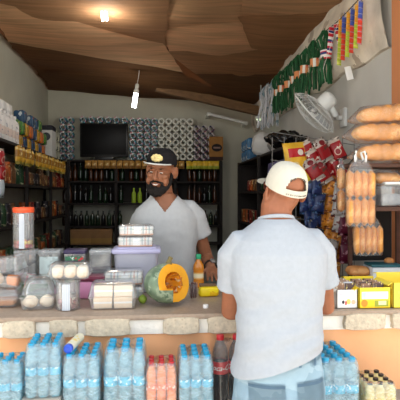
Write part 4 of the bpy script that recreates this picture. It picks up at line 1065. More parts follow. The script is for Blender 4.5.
# loaves on the counter
m_crust = mat('bread_crust', srgb(206, 142, 84), .55, var=.16, vs=22, bump=.1, layers=[('n', (9, .58), srgb(226, 176, 116), .6)])
m_gold = mat('golden_bun', srgb(226, 156, 78), .35, var=.16, vs=16, bump=.1, layers=[('n', (12, .60), srgb(242, 196, 126), .6), ('n', (7, .64), srgb(196, 116, 52), .6)])
def loaf(L, r, n=5, flat=.8, lobes=.10, seed=0):
    bm = NB(); rings = []
    N_ = n * 8
    for i in range(N_ + 1):
        u = i / N_; e = (1 - abs(2 * u - 1) ** (9 if lobes == 0 and flat == 1 else 5)) ** .5 if 0 < u < 1 else .05
        rr = r * max(e, .08) * (1 - lobes * abs(math.cos(u * n * PI)) ** 3)
        rings.append([V(((u - .5) * L, rr * math.cos(a), rr * flat * math.sin(a) * (1 if math.sin(a) > 0 else .8))) for a in [2 * PI * k / 20 for k in range(20)]])
    loft(bm, rings); return jitter(bm, r * .05, 25, seed)
p = on(344, 277, ZT)
single('bread_loaf', shared('loaf_a', lambda: loaf(.15, .040, 1, .62, 0, 1)), m_crust, (p.x, 2.72, ZT + .021), (0, 0, 8), 'oval brown bread loaf lying on the counter, under another loaf', 'bread')
single('bread_loaf', shared('loaf_b', lambda: loaf(.14, .046, 1, .66, 0, 2)), m_crust, (p.x - .012, 2.725, ZT + .072), (0, 3, -5), 'oval brown bread loaf lying on top of another loaf', 'bread')
p = at(389, 251, 2.74); single('round_roll', shared('loaf_c', lambda: bun(.028, 6, .8)), m_crust, (p.x, 2.74, ZT + .1015), (0, 0, 0), 'small round bread roll on the white carton', 'bread')

# ================================================================== bread rack
m_dkw = mat('dark_wood', srgb(88, 58, 46), .6, var=.25, vs=5, stretch=(1, 10, 10), bump=.15)
m_wire0 = mat('dark_steel', srgb(60, 58, 56), .4)
rk = thing('bread_rack', 'dark wooden rack holding bread above the right end of the counter', 'rack', (1.23, 2.70, ZT))
bm = NB(); box(bm, (0, 0, .66), (.40, .22, .022), .003); obj('upper_shelf', bm, m_dkw, rk, False)
bm = NB(); box(bm, (.03, -.02, .425), (.30, .20, .024), .003); obj('lower_shelf', bm, m_dkw, rk, False)
for x_, y_ in ((.17, .10), (-.115, .10)):
    obj('upright', box(NB(), (x_, y_, .34), (.022, .022, .68), .002), m_dkw, rk, False)
obj('dark_back_panel', box(NB(), (.015, .108, .27), (.24, .008, .30)), mat('black_board', srgb(24, 20, 20), .8), rk, False)
# three long film-wrapped bun loaves on the upper shelf
BR = 'long bagged bun loaves on the rack'
def bagged(px0, pyc, Y, z, L, r, label, seed, rot=0, n=7):
    a = at(px0, pyc, Y)
    t = thing('bagged_loaf', label, 'bread', (a.x + L / 2 + .03, Y, z), (0, rot, 0), BR)
    for k_, yo in ((0, -.5), (1, .5)):
        me = shared_m(f'bl{seed}{k_}', lambda: loaf(L, r * .60, n, 1.55, .15, seed + k_), m_gold); child('bun_row', me, t, (.004 * k_, yo * r * .98, .0))
    bm = NB(); rings = []
    for i in range(27):
        u = i / 26; x_ = -L / 2 - .055 + (L + .075) * u
        e = min(1, max(.16, (u / .16) ** .8)) * (1 if u < .97 else .7)
        q = 1.10
        rings.append([V((x_, r * 1.12 * q * e * math.cos(a), r * .93 * q * e * math.sin(a) - (1 - e) * .018)) + V((0, noise.noise(V((x_ * 30, k, seed))), noise.noise(V((x_ * 30, k, seed + 9))))) * .006 for k, a in enumerate([2 * PI * j / 22 for j in range(22)])])
    loft(bm, rings, cap=False); obj('bag_film', bm, pf, t)
zs = ZT + .675
bagged(352, 146, 2.62, zs + .053, .42, .056, 'lowest of the three long bagged bun loaves, resting on the rack', 11, -2)
bagged(347, 124, 2.62, zs + .160, .44, .056, 'middle one of the three long bagged bun loaves on the rack', 21, -1)
bagged(352, 106, 2.63, zs + .267, .44, .056, 'topmost of the three long bagged bun loaves on the rack', 31, -5)
# hanging bag of hot-dog buns
def hang_bag(c, W_, H_, cols, rows, r, label, tails, seed, rz=0):
    t = thing('bun_bag', label, 'bread', c, (0, 0, rz), 'hanging bags of buns')
    L = H_ / rows
    me = shared_m(f'hb{seed}', lambda: (lambda b: b.transform(RY(90)) or b)(loaf(L * 1.03, r * 1.16, 1, 1.0, 0, seed)), m_gold)
    for i in range(cols):
        for j in range(rows):
            o = child('bun', me, t, ((i - (cols - 1) / 2) * r * 1.93, .006 * ((i + j) % 2), -H_ / 2 + L * (j + .5)))
    def rg(w_, d_, z): return [V((w_ * math.copysign(abs(math.cos(a)) ** .7, math.cos(a)), d_ * math.copysign(abs(math.sin(a)) ** .7, math.sin(a)), z)) + V((noise.noise(V((k, z * 25, seed))), noise.noise(V((k, z * 25, seed + 5))), 0)) * .006 for k, a in enumerate([2 * PI * j / 26 for j in range(26)])]
    Wd = r * cols * .99; bm = NB()
    loft(bm, [rg(Wd * .94, r * 1.0, -H_ / 2 - .006), rg(Wd * 1.03, r * 1.22, -H_ / 2 + .02), rg(Wd * 1.04, r * 1.25, 0), rg(Wd * 1.02, r * 1.2, H_ / 2 - .02), rg(Wd * .72, r * .8, H_ / 2 + .025), rg(Wd * .40, r * .35, H_ / 2 + .055)], cap=False)
    obj('bag_film', bm, pf, t)
    if not tails:
        zt_ = 1.75 - c[2]; obj('string', tube(NB(), [(0, 0, H_ / 2 + .05), (0, .0, zt_)], .0025, 6), m_wire0, t)
    for s in tails:
        bm = NB(); z0 = H_ / 2 + .045
        tube(bm, [(s * Wd * .35, 0, z0), (s * Wd * .40, .0, z0 + .03), (s * Wd * .30 + .004, .012, z0 + .055), (s * Wd * .2, .03, z0 + .050), (s * Wd * .25, .01, z0 + .01)], [.006, .005, .006, .005, .006], 7); obj('bag_handle', jitter(bm, .002, 60), mat('white_film', srgb(236, 234, 230), .4), t)
    return t
p = at(360.5, 198, 2.52)
hang_bag((p.x, 2.52, p.z), .15, .285, 4, 2, .0195, 'hanging bag of long golden buns tied with two white knots', (-1, 1), 41)
p = at(368, 240, 2.60); hang_bag((p.x, 2.60, p.z), .15, .155, 5, 1, .0165, 'shorter bag of buns showing below the hanging bag', (), 43)
p = at(341, 190, 2.66); hang_bag((p.x, 2.66, p.z), .04, .24, 1, 2, .021, 'narrow bag of buns hanging behind the larger bag on its left', (), 45)
for hx in (-.052, .052):
    q_ = at(360.5, 198, 2.52); obj('hook', tube(NB(), [V((q_.x + hx * .62, 2.60, 1.765)) - rk.location, V((q_.x + hx * .62, 2.535, 1.79)) - rk.location, V((q_.x + hx * .62, 2.515, q_.z + .235)) - rk.location], .003, 6), m_wire0, rk)
# lower shelf: clear box and a bag of bread
zl = ZT + .4375
p = at(388, 195, 2.66)
t = thing('clear_tub', 'clear plastic box on the lower shelf of the bread rack', 'container', (p.x, 2.665, zl))
obj('tub_body', pbox_bm(.145, .15, .10, .06), pc, t); obj('lid', pbox_bm(.15, .155, .018, .02, lid=True), pc, t).location.z = .0985
bm = NB(); box(bm, (0, 0, .035), (.11, .11, .06), .015); single('grey_packet', shared('gpk', lambda: jitter(bm, .005, 40)), mat('grey_foil', srgb(150, 155, 160), .35, var=.25, vs=20), (p.x, 2.665, zl + .003), (0, 0, 0), 'grey foil packet inside the clear box on the rack', 'packet')
t = thing('bread_bag', 'bag with a rounded loaf and white paper on the clear box', 'bread', (p.x - .008, 2.66, zl + .118))
obj('loaf', (lambda b: b.transform(T(0, 0, .034)) or b)(loaf(.145, .052, 3, .72, .08, 51)), m_gold, t)
bm = NB(); box(bm, (.02, -.022, .008), (.12, .09, .014), .005); obj('paper', jitter(bm, .004, 40), m_white, t)
bm = NB(); rings = [[V((x_, .064 * e * math.cos(a), .036 + .050 * e * math.sin(a))) for a in [2 * PI * k / 18 for k in range(18)]] for x_, e in ((-.10, .3), (-.08, .8), (-.04, 1), (.05, 1), (.085, .8))]; loft(bm, rings, cap=False); obj('bag_film', bm, pf, t)

# ================================================================== snack stand between customer and bread
st = thing('snack_stand', 'thin wire stand full of snack bags behind the customer', 'stand', (1.12, 3.46, ZF))
m_wire = mat('grey_wire', srgb(120, 118, 114), .5)
for i in range(8):
    obj('upright_wire', tube(NB(), [(-.30 + .6 * i / 7, .03, .02), (-.30 + .6 * i / 7, .03, 1.86)], .003, 6), m_wire, st)
for k in range(10):
    obj('cross_wire', tube(NB(), [(-.31, .036, .10 + .2 * k), (.31, .036, .10 + .19 * k)], .003, 6), m_wire, st)
obj('foot', box(NB(), (0, .05, .01), (.64, .30, .02), .004), m_wire, st)
m_redb = mat('red_snack_bag', srgb(160, 20, 26), .3, var=.25, vs=20, layers=[('n', (26, .62), srgb(226, 214, 200)), ('z', (.055, .09), srgb(205, 190, 176)), ('disc', (.0, -.015, .024, .026), srgb(214, 190, 170)), ('disc', (.0, -.015, .018, .02), srgb(150, 26, 30)), ('z', (-.09, -.062), srgb(60, 20, 26))])
m_redw = mat('white_red_snack_bag', srgb(190, 180, 170), .35, var=.2, vs=20, layers=[('z', (-.06, .03), srgb(150, 24, 30)), ('n', (26, .6), srgb(90, 50, 40)), ('disc', (.01, .05, .022, .02), srgb(120, 25, 30))])
m_bluebag = mat('blue_snack_bag', srgb(34, 50, 96), .3, var=.35, vs=18, layers=[('n', (22, .58), srgb(70, 100, 140)), ('n', (34, .60), srgb(190, 180, 150)), ('n', (30, .60), srgb(16, 18, 36))])
m_orb = mat('orange_snack_bag', srgb(206, 132, 44), .3, var=.2, vs=18, layers=[('z', (.03, .055), srgb(110, 60, 34)), ('n', (20, .58), srgb(150, 84, 36)), ('n', (28, .63), srgb(236, 200, 140))])
m_yelb = mat('yellow_snack_bag', srgb(226, 176, 50), .35, var=.12, vs=12, layers=[('rect', (.0, .055, .06, .032), srgb(188, 26, 36)), ('disc', (.028, .055, .022, .022), srgb(238, 228, 214)), ('disc', (-.02, -.04, .03, .03), srgb(236, 210, 140))])
m_mar = mat('maroon_snack_bag', srgb(96, 22, 48), .3, var=.2, vs=18, layers=[('n', (24, .6), srgb(190, 140, 150))])
m_gry = mat('silver_snack_bag', srgb(178, 172, 166), .3, var=.2, vs=18, layers=[('n', (20, .58), srgb(120, 60, 50)), ('n', (28, .63), srgb(60, 50, 46))])
b1 = shared('bag1', lambda: bag_bm(.10, .17, .045, 1)); b2m = shared('bag2', lambda: bag_bm(.085, .15, .04, 7)); b3m = shared('bag3', lambda: bag_bm(.18, .26, .07, 3))
me_h = {'bag1': .17, 'bag2': .15}
def bags(lst, me, m, label, grp, Y0=3.455, rr=(-20, 20)):
    rank = sorted(range(len(lst)), key=lambda k_: (lst[k_][1], lst[k_][0]))
    for k, (px, py, an) in enumerate(lst):
        Y = Y0 - .03 * (k % 3); p = at(px, py, Y); q_ = me_h[me.name] / 2 - .006; hx = p.x + q_ * math.sin(R(an)); hz = p.z + q_ * math.cos(R(an))
        obj('peg', tube(NB(), [V((hx, Y - .01, hz)) - st.location, V((hx, 3.493, hz)) - st.location], .003, 5), m_wire, st)
        single('snack_bag', me, m if not isinstance(m, list) else m[k % len(m)], (p.x, Y, p.z), (-6, an, rq.uniform(*rr)), label + f', {ORD[rank.index(k)]} from the top', 'snack', grp)
bags([(309, 152, -28), (316, 160, -30), (323, 150, -28), (330, 160, -26), (337, 150, -24), (322, 172, -30), (331, 174, -24), (339, 168, -20), (313, 170, -32)], b1, [m_redb, m_redb, m_redw], '{c} tilted snack bag high on the wire stand', 'red snack bags on the stand')
bags([(302, 190, -8), (309, 184, -12), (317, 186, 4), (305, 204, 6), (312, 199, -10), (319, 203, 8), (309, 217, -4), (316, 216, 6), (313, 229, 2), (319, 232, 3)], b2m, m_bluebag, '{c} snack bag hanging on the stand beside the white cap', 'blue snack bags on the stand')
bags([(325, 190, 18), (332, 186, 14), (339, 192, 12), (324, 204, 16), (331, 202, 12), (338, 207, 10), (325, 219, 16), (332, 218, 10), (339, 222, 8), (329, 234, 14), (336, 237, 10), (332, 250, 12), (339, 253, 6), (335, 266, 8)], b2m, [m_orb, m_orb, m_gry], '{c} snack bag in the lower right rows of the stand', 'orange snack bags on the stand')
bags([(344, 238, 4), (345, 253, 2), (344, 225, 3)], b2m, m_mar, '{c} snack bag at the right edge of the stand', 'maroon snack bags on the stand', 3.44)
p = at(299, 158, 3.44); single('snack_bag', b3m, m_yelb, (p.x - .02, 3.443, p.z - .02), (-4, -6, 8), 'large yellow snack bag with a red logo above the white cap', 'snack')
p = at(304, 178, 3.42); obj('peg', tube(NB(), [V((p.x, 3.42, p.z)) - st.location, V((p.x, 3.493, p.z)) - st.location], .003, 5), m_wire, st); single('snack_bag', b2m, mat('yellow_blue_bag', srgb(226, 200, 60), .3, layers=[('z', (-.08, .0), srgb(60, 80, 150))]), (p.x, 3.42, p.z), (0, 70, 0), 'small yellow and blue snack bag lying across above the blue bags', 'snack')

# ================================================================== fan on the right wall
c = at(314, 113, 3.75); nrm = V((-.62, .42, -.62)).normalized()
fan = thing('wall_fan', 'white wall fan with a round wire cage, turned away', 'fan', c)
Q = nrm.to_track_quat('Z', 'Y').to_matrix().to_4x4()
m_fan = mat('fan_white', srgb(226, 228, 226), .35, var=.04)
m_blade = clear('fan_blade', (.9, .93, .95, 1), .45, .15, .8, (.85, .88, .9, 1))
FR = .205; bm = NB()
def ringp(r, z, n=44): return [Q @ V((r * math.cos(2 * PI * i / n), r * math.sin(2 * PI * i / n), z)) for i in range(n + 1)]
tube(bm, ringp(FR, 0), .006, 8); o_ = obj('cage_rim', bm, m_fan, fan)
for (rr, z) in ((FR * .72, .045), (FR * .72, -.055), (FR * .4, .065), (FR * .4, -.075)):
    obj('cage_ring', tube(NB(), ringp(rr, z), .0022, 6), m_fan, fan)
for sgn, zz in ((1, .075), (-1, -.085)):
    for i in range(30):
        a_ = 2 * PI * i / 30
        obj('cage_wire', tube(NB(), [Q @ V((FR * k_ * math.cos(a_), FR * k_ * math.sin(a_), zz * f_)) for k_, f_ in ((1, 0), (.9, .32), (.72, .64), (.4, .92), (.15, 1))], .0014, 5), m_fan, fan)
obj('front_badge', lathe(NB(), [(0, .082), (.034, .080), (.036, .072), (0, .07)], 24, Q), m_fan, fan)
for i in range(4):
    def bl(u, v):
        a_ = PI / 2 * i + (v - .5) * (1.05 - .2 * u); r_ = .03 + (FR * .86 - .03) * u
        return Q @ V((r_ * math.cos(a_), r_ * math.sin(a_), (v - .5) * .055 * (1 - .35 * u) - .004))
    obj('blade', grid(bl, 10, 8, thick=.002), m_blade, fan)
obj('hub', lathe(NB(), [(0, .03), (.028, .028), (.036, .012), (.036, -.02), (0, -.02)], 24, Q), m_fan, fan)
obj('motor', lathe(NB(), [(0, -.075), (.045, -.075), (.062, -.085), (.066, -.12), (.062, -.165), (.045, -.185), (.02, -.192), (0, -.192)], 28, Q), m_fan, fan)
mt = Q @ V((0, 0, -.135)); wl_ = V((XR - .005, 3.86, c.z - .015)) - c
obj('arm', tube(NB(), [mt + V((.03, 0, -.05)), mt + V((.06, .01, -.10)), V((wl_.x * .75, wl_.y, wl_.z)), wl_], [.022, .024, .022, .022], 12), m_fan, fan)
obj('wall_plate', box(NB(), tuple(wl_ + V((-.012, 0, 0))), (.03, .10, .15), .01), m_fan, fan)

# ================================================================== strips hung along the right wall
a, b = V((1.37, 3.25, 2.93)), V((1.36, 6.45, 2.95))
bm = NB(); tube(bm, [a + V((.1, -.02, .03)), a] + [a.lerp(b, i / 16) + V((.0, 0, -.02 * math.sin(PI * i * 4 / 16) ** 2)) for i in range(1, 16)] + [b, b + V((.15, .02, .03))], .004, 6)
tag(obj('hanging_cord', bm, mat('dark_cord', srgb(60, 52, 44), .8)), 'thin dark cord strung along the right wall below the ceiling', 'cord')
def cordp(px):
    """point of the cord seen under this column"""
    lo, hi = 0.0, 1.0
    for _ in range(30):
        m_ = (lo + hi) / 2; q = a.lerp(b, m_); v = q - V((0, 0, EYE)); d_ = v.y * CS + v.x * SN; xx = 200 + FPX * (v.x * CS - v.y * SN) / d_
        if xx > px: lo = m_
        else: hi = m_
    return a.lerp(b, (lo + hi) / 2)
m_o2 = mat('orange_lime_strip', srgb(240, 170, 50), .4, var=.08, layers=[('z', (-.4, -.17), srgb(190, 215, 70)), ('zs', (.04, .15), srgb(250, 225, 160), .6)])
m_b2 = mat('blue_red_strip', srgb(70, 90, 180), .4, var=.1, layers=[('z', (-.4, -.15), srgb(226, 70, 50)), ('zs', (.04, .15), srgb(190, 190, 220), .5)])
def strip_bm(L, w=.042):
    bm = NB(); n = 8
    for i in range(n): add(bm, (lambda b: b.transform(T(0, 0, -.03 - L * (i + .5) / n)) or b)(bag_bm(w, L / n * 1.02, .014, i, .003, 6, 6)))
    tube(bm, [(0, 0, .004), (0, 0, -.035)], .002, 5); return bm
for k, (px, L) in enumerate(((363, .29), (357.5, .30), (353, .31), (349, .32), (344.5, .32), (341, .34))):
    p = cordp(px); m_ = (m_b2, m_o2)[k % 2]
    single('sachet_strip', shared(f'strip{L}', lambda: strip_bm(L)), m_, p, (0, 3, 20), ('blue and red' if k % 2 == 0 else 'orange and lime') + f' sachet strip hanging by the ceiling, ' + ('nearest the pilaster', 'second from the pilaster', 'third from the pilaster', 'fourth from the pilaster', 'fifth from the pilaster', 'sixth, beside a white tag')[k], 'sachets', 'sachet strips on the cord')
# skeins of twine with paper bands
m_green = mat('green_twine', srgb(30, 92, 52), .6, var=.35, vs=40, bump=.4, bs=120)
m_wtw = mat('white_twine', srgb(214, 216, 222), .6, var=.12, vs=30, layers=[('n', (14, .60), srgb(60, 130, 150), .7)])
m_band = mat('orange_white_band', srgb(240, 236, 228), .5, layers=[('xs', (.05, .5), srgb(236, 140, 60), .9), ('n', (30, .62), srgb(206, 60, 60))])
m_bandr = mat('red_white_band', srgb(240, 238, 236), .5, layers=[('zs', (.05, .5), srgb(206, 40, 60)), ('zs', (.07, .25), srgb(40, 60, 130))])
def skein_bm(L, w, seed, n=11):
    bm = NB(); r_ = random.Random(seed)
    for i in range(n):
        x_ = (r_.random() - .5) * w; y_ = (r_.random() - .5) * w * .7; pts = []
        for j in range(8):
            u = j / 7; sp = 1.25 - .9 * math.exp(-((u - .45) / .12) ** 2) if u > .1 else .3
            pts.append(V((x_ * sp + r_.gauss(0, .004), y_ * sp + r_.gauss(0, .004), -.02 - (L * (.9 + .1 * r_.random())) * u)))
        tube(bm, pts, .0085, 6, rnd=True)
    tube(bm, [(0, 0, .005), (0, 0, -.05)], .003, 5); return bm
SK = [shared(f'skein{i}', lambda: skein_bm(.36, .085, i)) for i in range(3)]
bandm = shared('band', lambda: lathe(NB(), [(.030, -.035), (.034, -.035), (.036, .035), (.030, .035)], 18))
def skein(px, m_, mb_, label, grp, k, sc=1, off=0):
    p = cordp(px) + V((-.02 - off, 0, 0)); t = thing('twine_skein', label, 'twine', p, (0, rq.uniform(-5, 5), rq.uniform(-30, 30)), grp)
    me_ = shared(f'skm{k % 3}{m_.name}', lambda: skein_bm(.42 * sc, .095, k % 3)); 
    if not me_.materials: me_.materials.append(m_)
    child('strands', me_, t)
    if mb_:
        mz = shared('bandm' + mb_.name, lambda: lathe(NB(), [(.036, -.036), (.042, -.036), (.044, .036), (.036, .036)], 18))
        if not mz.materials: mz.materials.append(mb_)
        child('paper_band', mz, t, (0, 0, -.02 - .42 * sc * .45))
for k, px in enumerate((327, 316.5, 308, 301, 295, 289.5, 284, 279)):
    skein(px, m_green, m_bandr if k == 0 else m_band, 'green twine skein with a red and white band nearest the sachet strips' if k == 0 else f'green twine skein with orange and white paper band, {ORD[k]} from the sachet strips', 'green skeins on the cord', k)
for k, px in enumerate((274, 270, 266.5)):
    skein(px, m_wtw, None, ('nearest', 'middle', 'farthest')[k] + ' white and teal twine skein behind the green skeins', 'white skeins on the cord', k + 20, 1.25)
for (px, nm) in ((335.5, 'upper'), (332, 'lower')):
    p = cordp(px); single('paper_tag', shared('ptag', lambda: (lambda b: (box(b, (0, 0, -.13), (.045, .012, .22), .004), tube(b, [(0, 0, .005), (0, 0, -.03)], .002, 5), b)[2])(NB())), m_bandr, p, (0, -14 if nm == 'upper' else 6, 15), f'red, white and blue packet hanging between green twine and sachet strips, ' + ('nearer one' if nm == 'upper' else 'farther one'), 'packet')
p = cordp(340) + V((-.05, -.03, -.40)); 
t = thing('price_tag', 'white card tag hanging under the last sachet strip', 'tag', p + V((0, 0, .40)))
obj('card', box(NB(), (0, 0, -.44), (.05, .006, .10), .001, RY(-14)), m_white, t); obj('string', tube(NB(), [(.05, .03, .0), (-.09, 0, -.40)], .0015, 5), m_white, t)

# ================================================================== right shelf unit with black bag
m_shelf = mat('dark_shelf_board', srgb(34, 27, 24), .7, var=.25, vs=6, stretch=(6, 1, 6))
rs_u = thing('shelf_unit', 'dark shelf unit along the right wall behind the customer', 'shelf', (1.29, 5.3, ZF))
for z_ in (.25, .70, 1.10, 1.48, 1.86): obj('board', box(NB(), (0, 0, z_), (.40, 2.6, .025), .002), m_shelf, rs_u, False)
for y_ in (-1.3, 0, 1.3):
    for x_ in (-.19, .19): obj('post', box(NB(), (x_, y_, .94), (.035, .035, 1.88), .002), m_shelf, rs_u, False)
obj('dark_back_panel', box(NB(), (.195, 0, .94), (.008, 2.6, 1.84)), m_shelf, rs_u, False)  # added dark sheet, hides the light wall behind the goods
obj('added_end_panel', box(NB(), (0, 1.30, .94), (.36, .008, 1.84)), m_shelf, rs_u, False)  # added to darken the open end where the back wall showed through
zt = ZF + 1.874
p = at(286, 143, 4.6)
bm = NB(); 
for i in range(5): ball(bm, (-.20 + .10 * i, .0, .07 + .015 * math.sin(i * 2)), (.09, .16, .075), seg=16, rings=12)
tube(bm, [(.20, 0, .07), (.27, 0, .06), (.31, 0, .08)], [.05, .02, .03], 8)
bm = remesh(bm, .012, 2); jitter(bm, .03, 14, 2); jitter(bm, .012, 35, 5); zz = min(v.co.z for v in bm.verts); bm.transform(T(0, 0, -zz))
o = obj('bin_bag', bm, mat('black_polythene', srgb(22, 21, 23), .22, spec=.7, bump=.5, bs=18), None); o.location = (1.27, 4.75, zt); o.rotation_euler.z = R(60); tag(o, 'shiny black plastic bag lying on the right shelf unit above the cap', 'bag')
def lump(key, r, seed): 
    def f():
        b_ = NB(); ball(b_, (0, 0, r[2]), r, seg=18, rings=12); jitter(b_, min(r) * .35, 12, seed); zz = min(v.co.z for v in b_.verts); b_.transform(T(0, 0, -zz)); return b_
    return shared(key, f)
m_wbag = mat('white_polythene', srgb(222, 222, 220), .35, var=.06, bump=.4, bs=25)
single('carrier_bag', lump('wb1', (.13, .13, .15), 3), m_wbag, (1.24, 5.75, zt), (0, 0, 0), 'full white plastic bag on the right shelf unit behind the black bag', 'bag')
single('carrier_bag', lump('wb2', (.11, .16, .10), 6), mat('grey_polythene', srgb(150, 148, 146), .35, bump=.4), (1.32, 5.28, zt), (0, 0, 20), 'greyish plastic bag squeezed between the black bag and the white bag', 'bag')
m_bp = mat('light_blue_pack', srgb(60, 116, 160), .4, var=.3, vs=14, layers=[('n', (12, .58), srgb(210, 222, 230)), ('n', (16, .64), srgb(20, 40, 80))])
pkm = shared('pack_soft', lambda: jitter((lambda b: (box(b, (0, 0, .07), (.16, .12, .14), .03, seg=3), b)[1])(NB()), .006, 25))
for i, (y_, z_) in enumerate(((6.15, 0), (6.15, .142), (6.32, 0), (6.32, .142), (6.49, 0), (6.49, .142))):
    single('tissue_pack', pkm, m_bp, (1.18, y_, zt + z_), (0, 0, 90), 'blue tissue pack on the right shelf end, ' + ('lower' if z_ == 0 else 'upper') + f' row, {ORD[i // 2]} from the white bag', 'tissue pack', 'blue tissue packs on the right shelf')
m_card2 = mat('beige_carton', srgb(186, 160, 118), .8, var=.1); m_pur = mat('purple_pack', srgb(96, 90, 140), .4, var=.3, vs=14, layers=[('n', (14, .57), srgb(215, 205, 220)), ('n', (18, .62), srgb(30, 30, 60))])
bxm = shared('carton_s', lambda: box(NB(), (0, 0, .15), (.20, .22, .30), .004))
single('carton', bxm, m_card2, (1.22, 4.16, ZF + 1.4935), (0, 0, 0), 'plain beige carton standing on the right shelf just behind the cap', 'box')
for i, y_ in enumerate((4.42, 4.60, 4.78, 4.96)):
    for z_ in (0, .142): single('nappy_pack', pkm, m_pur, (1.19, y_, ZF + 1.4935 + z_), (0, 0, 90), 'purple and white nappy pack under the black bag, ' + ('lower' if z_ == 0 else 'upper') + f' row, {ORD[i]} from the beige carton', 'nappy pack', 'purple packs on the right shelf')
r5 = random.Random(21)
dark_cols = [mat('shelf_red', srgb(120, 36, 30), .4, var=.3, vs=20, layers=[('n', (30, .62), srgb(210, 180, 150))]), mat('shelf_brown', srgb(110, 72, 42), .45, var=.3, vs=20, layers=[('n', (30, .6), srgb(190, 160, 110))]), mat('shelf_green', srgb(40, 70, 44), .4, var=.3, vs=20, layers=[('n', (30, .62), srgb(180, 180, 140))]), mat('shelf_orange', srgb(176, 86, 36), .4, var=.3, vs=20, layers=[('n', (30, .62), srgb(220, 190, 130))]), mat('shelf_dark', srgb(40, 34, 40), .4, var=.3, vs=20, layers=[('n', (30, .63), srgb(170, 160, 150))])]
tin = shared('tin', lambda: lathe(NB(), [(0, 0), (.046, 0), (.048, .004), (.046, .010), (.046, .145), (.048, .151), (.046, .155), (0, .152)], 18))
for li, z_ in enumerate((1.11, .71)):
    for i in range(23):
        y_ = 4.10 + .108 * i
        for x_ in (1.16,): single('tin', tin, dark_cols[r5.randrange(5)], (x_, y_, ZF + z_ + .003), (0, 0, r5.uniform(0, 360)), '{c} tin on the ' + ('middle', 'low')[li] + f' board of the right shelf, {ORD[i]} from its near end', 'tin', 'tins on the right shelf, ' + ('middle', 'low')[li])
for i in range(6):
    single('packet', pkm, dark_cols[(i * 2) % 5], (1.19, 5.16 + .19 * i, ZF + 1.4935), (0, 0, 90), f'{{c}} packet on the upper board of the right shelf, {ORD[i]} behind the purple packs', 'packet', 'dark packets on the right shelf')
# ================================================================== left shelves
SZ = [.55, .93, 1.33, 1.70, 2.06]
ls = thing('shelf_unit', 'dark shelf unit along the left wall crowded with goods', 'shelf', (-1.40, 5.55, ZF))
for z_ in SZ: obj('board', box(NB(), (0, -.02, z_ - ZF - .0125), (.32, 3.2, .025), .002), m_shelf, ls, False)
for y_ in (-1.60, -.55, .55, 1.56):
    for x_ in (-.145, .145): obj('post', box(NB(), (x_, y_, (SZ[-1] - ZF) / 2), (.03, .03, SZ[-1] - ZF - .03), .002), m_shelf, ls, False)
r6 = random.Random(31)
# white bottles in film on the top board, front
wbm = shared('white_bottle', lambda: lathe(NB(), [(0, .002), (.040, 0), (.045, .01), (.045, .17), (.038, .20), (.016, .225), (.014, .235), (.019, .237), (.019, .265), (0, .267)], 16))
m_wb = mat('white_bottle_plastic', srgb(226, 224, 222), .35, var=.04, layers=[('z', (.05, .12), srgb(205, 170, 150), .5), ('n', (22, .63), srgb(150, 150, 165), .8)])
for i in range(8):
    for j in range(2):
        single('white_bottle', wbm, m_wb, (-1.31 - .105 * j, 4.02 + .105 * i, SZ[4] + .001), (0, 0, 30 * i), 'white plastic bottle on the left top shelf, ' + ('aisle' if j == 0 else 'wall') + f' side, {ORD[i]} from the near end', 'bottle', 'white bottles on the left top shelf')
# second layer of white packs on them
wpk = shared('white_pack', lambda: jitter((lambda b: (box(b, (0, 0, .05), (.15, .12, .10), .03, seg=3), b)[1])(NB()), .008, 25))
for i in range(4): single('white_pack', wpk, m_wbag, (-1.37, 4.12 + .18 * i, SZ[4] + .2685), (0, 0, 90), f'white soft pack lying on the white bottles, {ORD[i]} from the near end', 'pack', 'white packs on the left top shelf')
tp_cols = [mat('toy_yellow', srgb(196, 150, 40), .4, var=.25, vs=14, layers=[('n', (14, .57), srgb(170, 40, 36)), ('n', (18, .62), srgb(220, 215, 200))]), mat('toy_blue', srgb(40, 76, 110), .4, var=.25, vs=14, layers=[('n', (14, .58), srgb(190, 200, 205)), ('n', (18, .62), srgb(200, 70, 40))]), mat('toy_red', srgb(150, 34, 40), .4, var=.25, vs=14, layers=[('n', (14, .58), srgb(214, 160, 60)), ('n', (20, .62), srgb(30, 26, 50))]), mat('toy_green', srgb(70, 130, 50), .4, var=.25, vs=14, layers=[('n', (14, .58), srgb(40, 30, 70)), ('n', (20, .62), srgb(210, 200, 80))]), mat('toy_orange', srgb(206, 110, 40), .4, var=.25, vs=14, layers=[('n', (15, .6), srgb(70, 60, 120))])]
spk = shared('soft_pack', lambda: jitter((lambda b: (box(b, (0, 0, .065), (.15, .11, .13), .025, seg=3), b)[1])(NB()), .008, 25))
for i in range(8):
    y_ = 4.92 + .165 * i
    for j in range(3 if i > 1 else 2):
        if j == 2 and i in (3, 7): continue
        single('bright_packet', spk, tp_cols[r6.randrange(5)], (-1.38 + .02 * (j % 2), y_, SZ[4] + .001 + .133 * j), (0, 0, 90), '{c} packet piled on the left top shelf, ' + ('bottom', 'middle', 'top')[j] + f' layer, {ORD[i]} from the white bottles', 'packet', 'bright packets on the left top shelf')
o = thing('appliance_box', 'white and black printed box standing high at the far end of the left top shelf', 'box', (-1.40, 6.42, SZ[4] + .001))
obj('carton', box(NB(), (0, 0, .20), (.24, .24, .40), .004), mat('appliance_print', srgb(206, 206, 202), .5, var=.05, layers=[('z', (.34, .40), srgb(30, 30, 40)), ('disc', (.05, .26, .05, .05), srgb(60, 66, 70)), ('rect', (-.06, .24, .04, .05), srgb(160, 50, 56))]), o, False)
m_wg = mat('white_green_pack', srgb(206, 206, 186), .4, var=.08, vs=14, layers=[('n', (12, .54), srgb(28, 40, 34)), ('n', (18, .64), srgb(110, 140, 50))])
for i in range(3):
    for j in range(3): single('detergent_pack', spk, m_wg, (-1.37, 6.64 + .165 * i, SZ[4] + .001 + .133 * j), (0, 0, 90), 'white and dark green pack in the far left corner, ' + ('bottom', 'middle', 'top')[j] + f' layer, {ORD[i]} from the box', 'pack', 'white and green packs in the left corner')
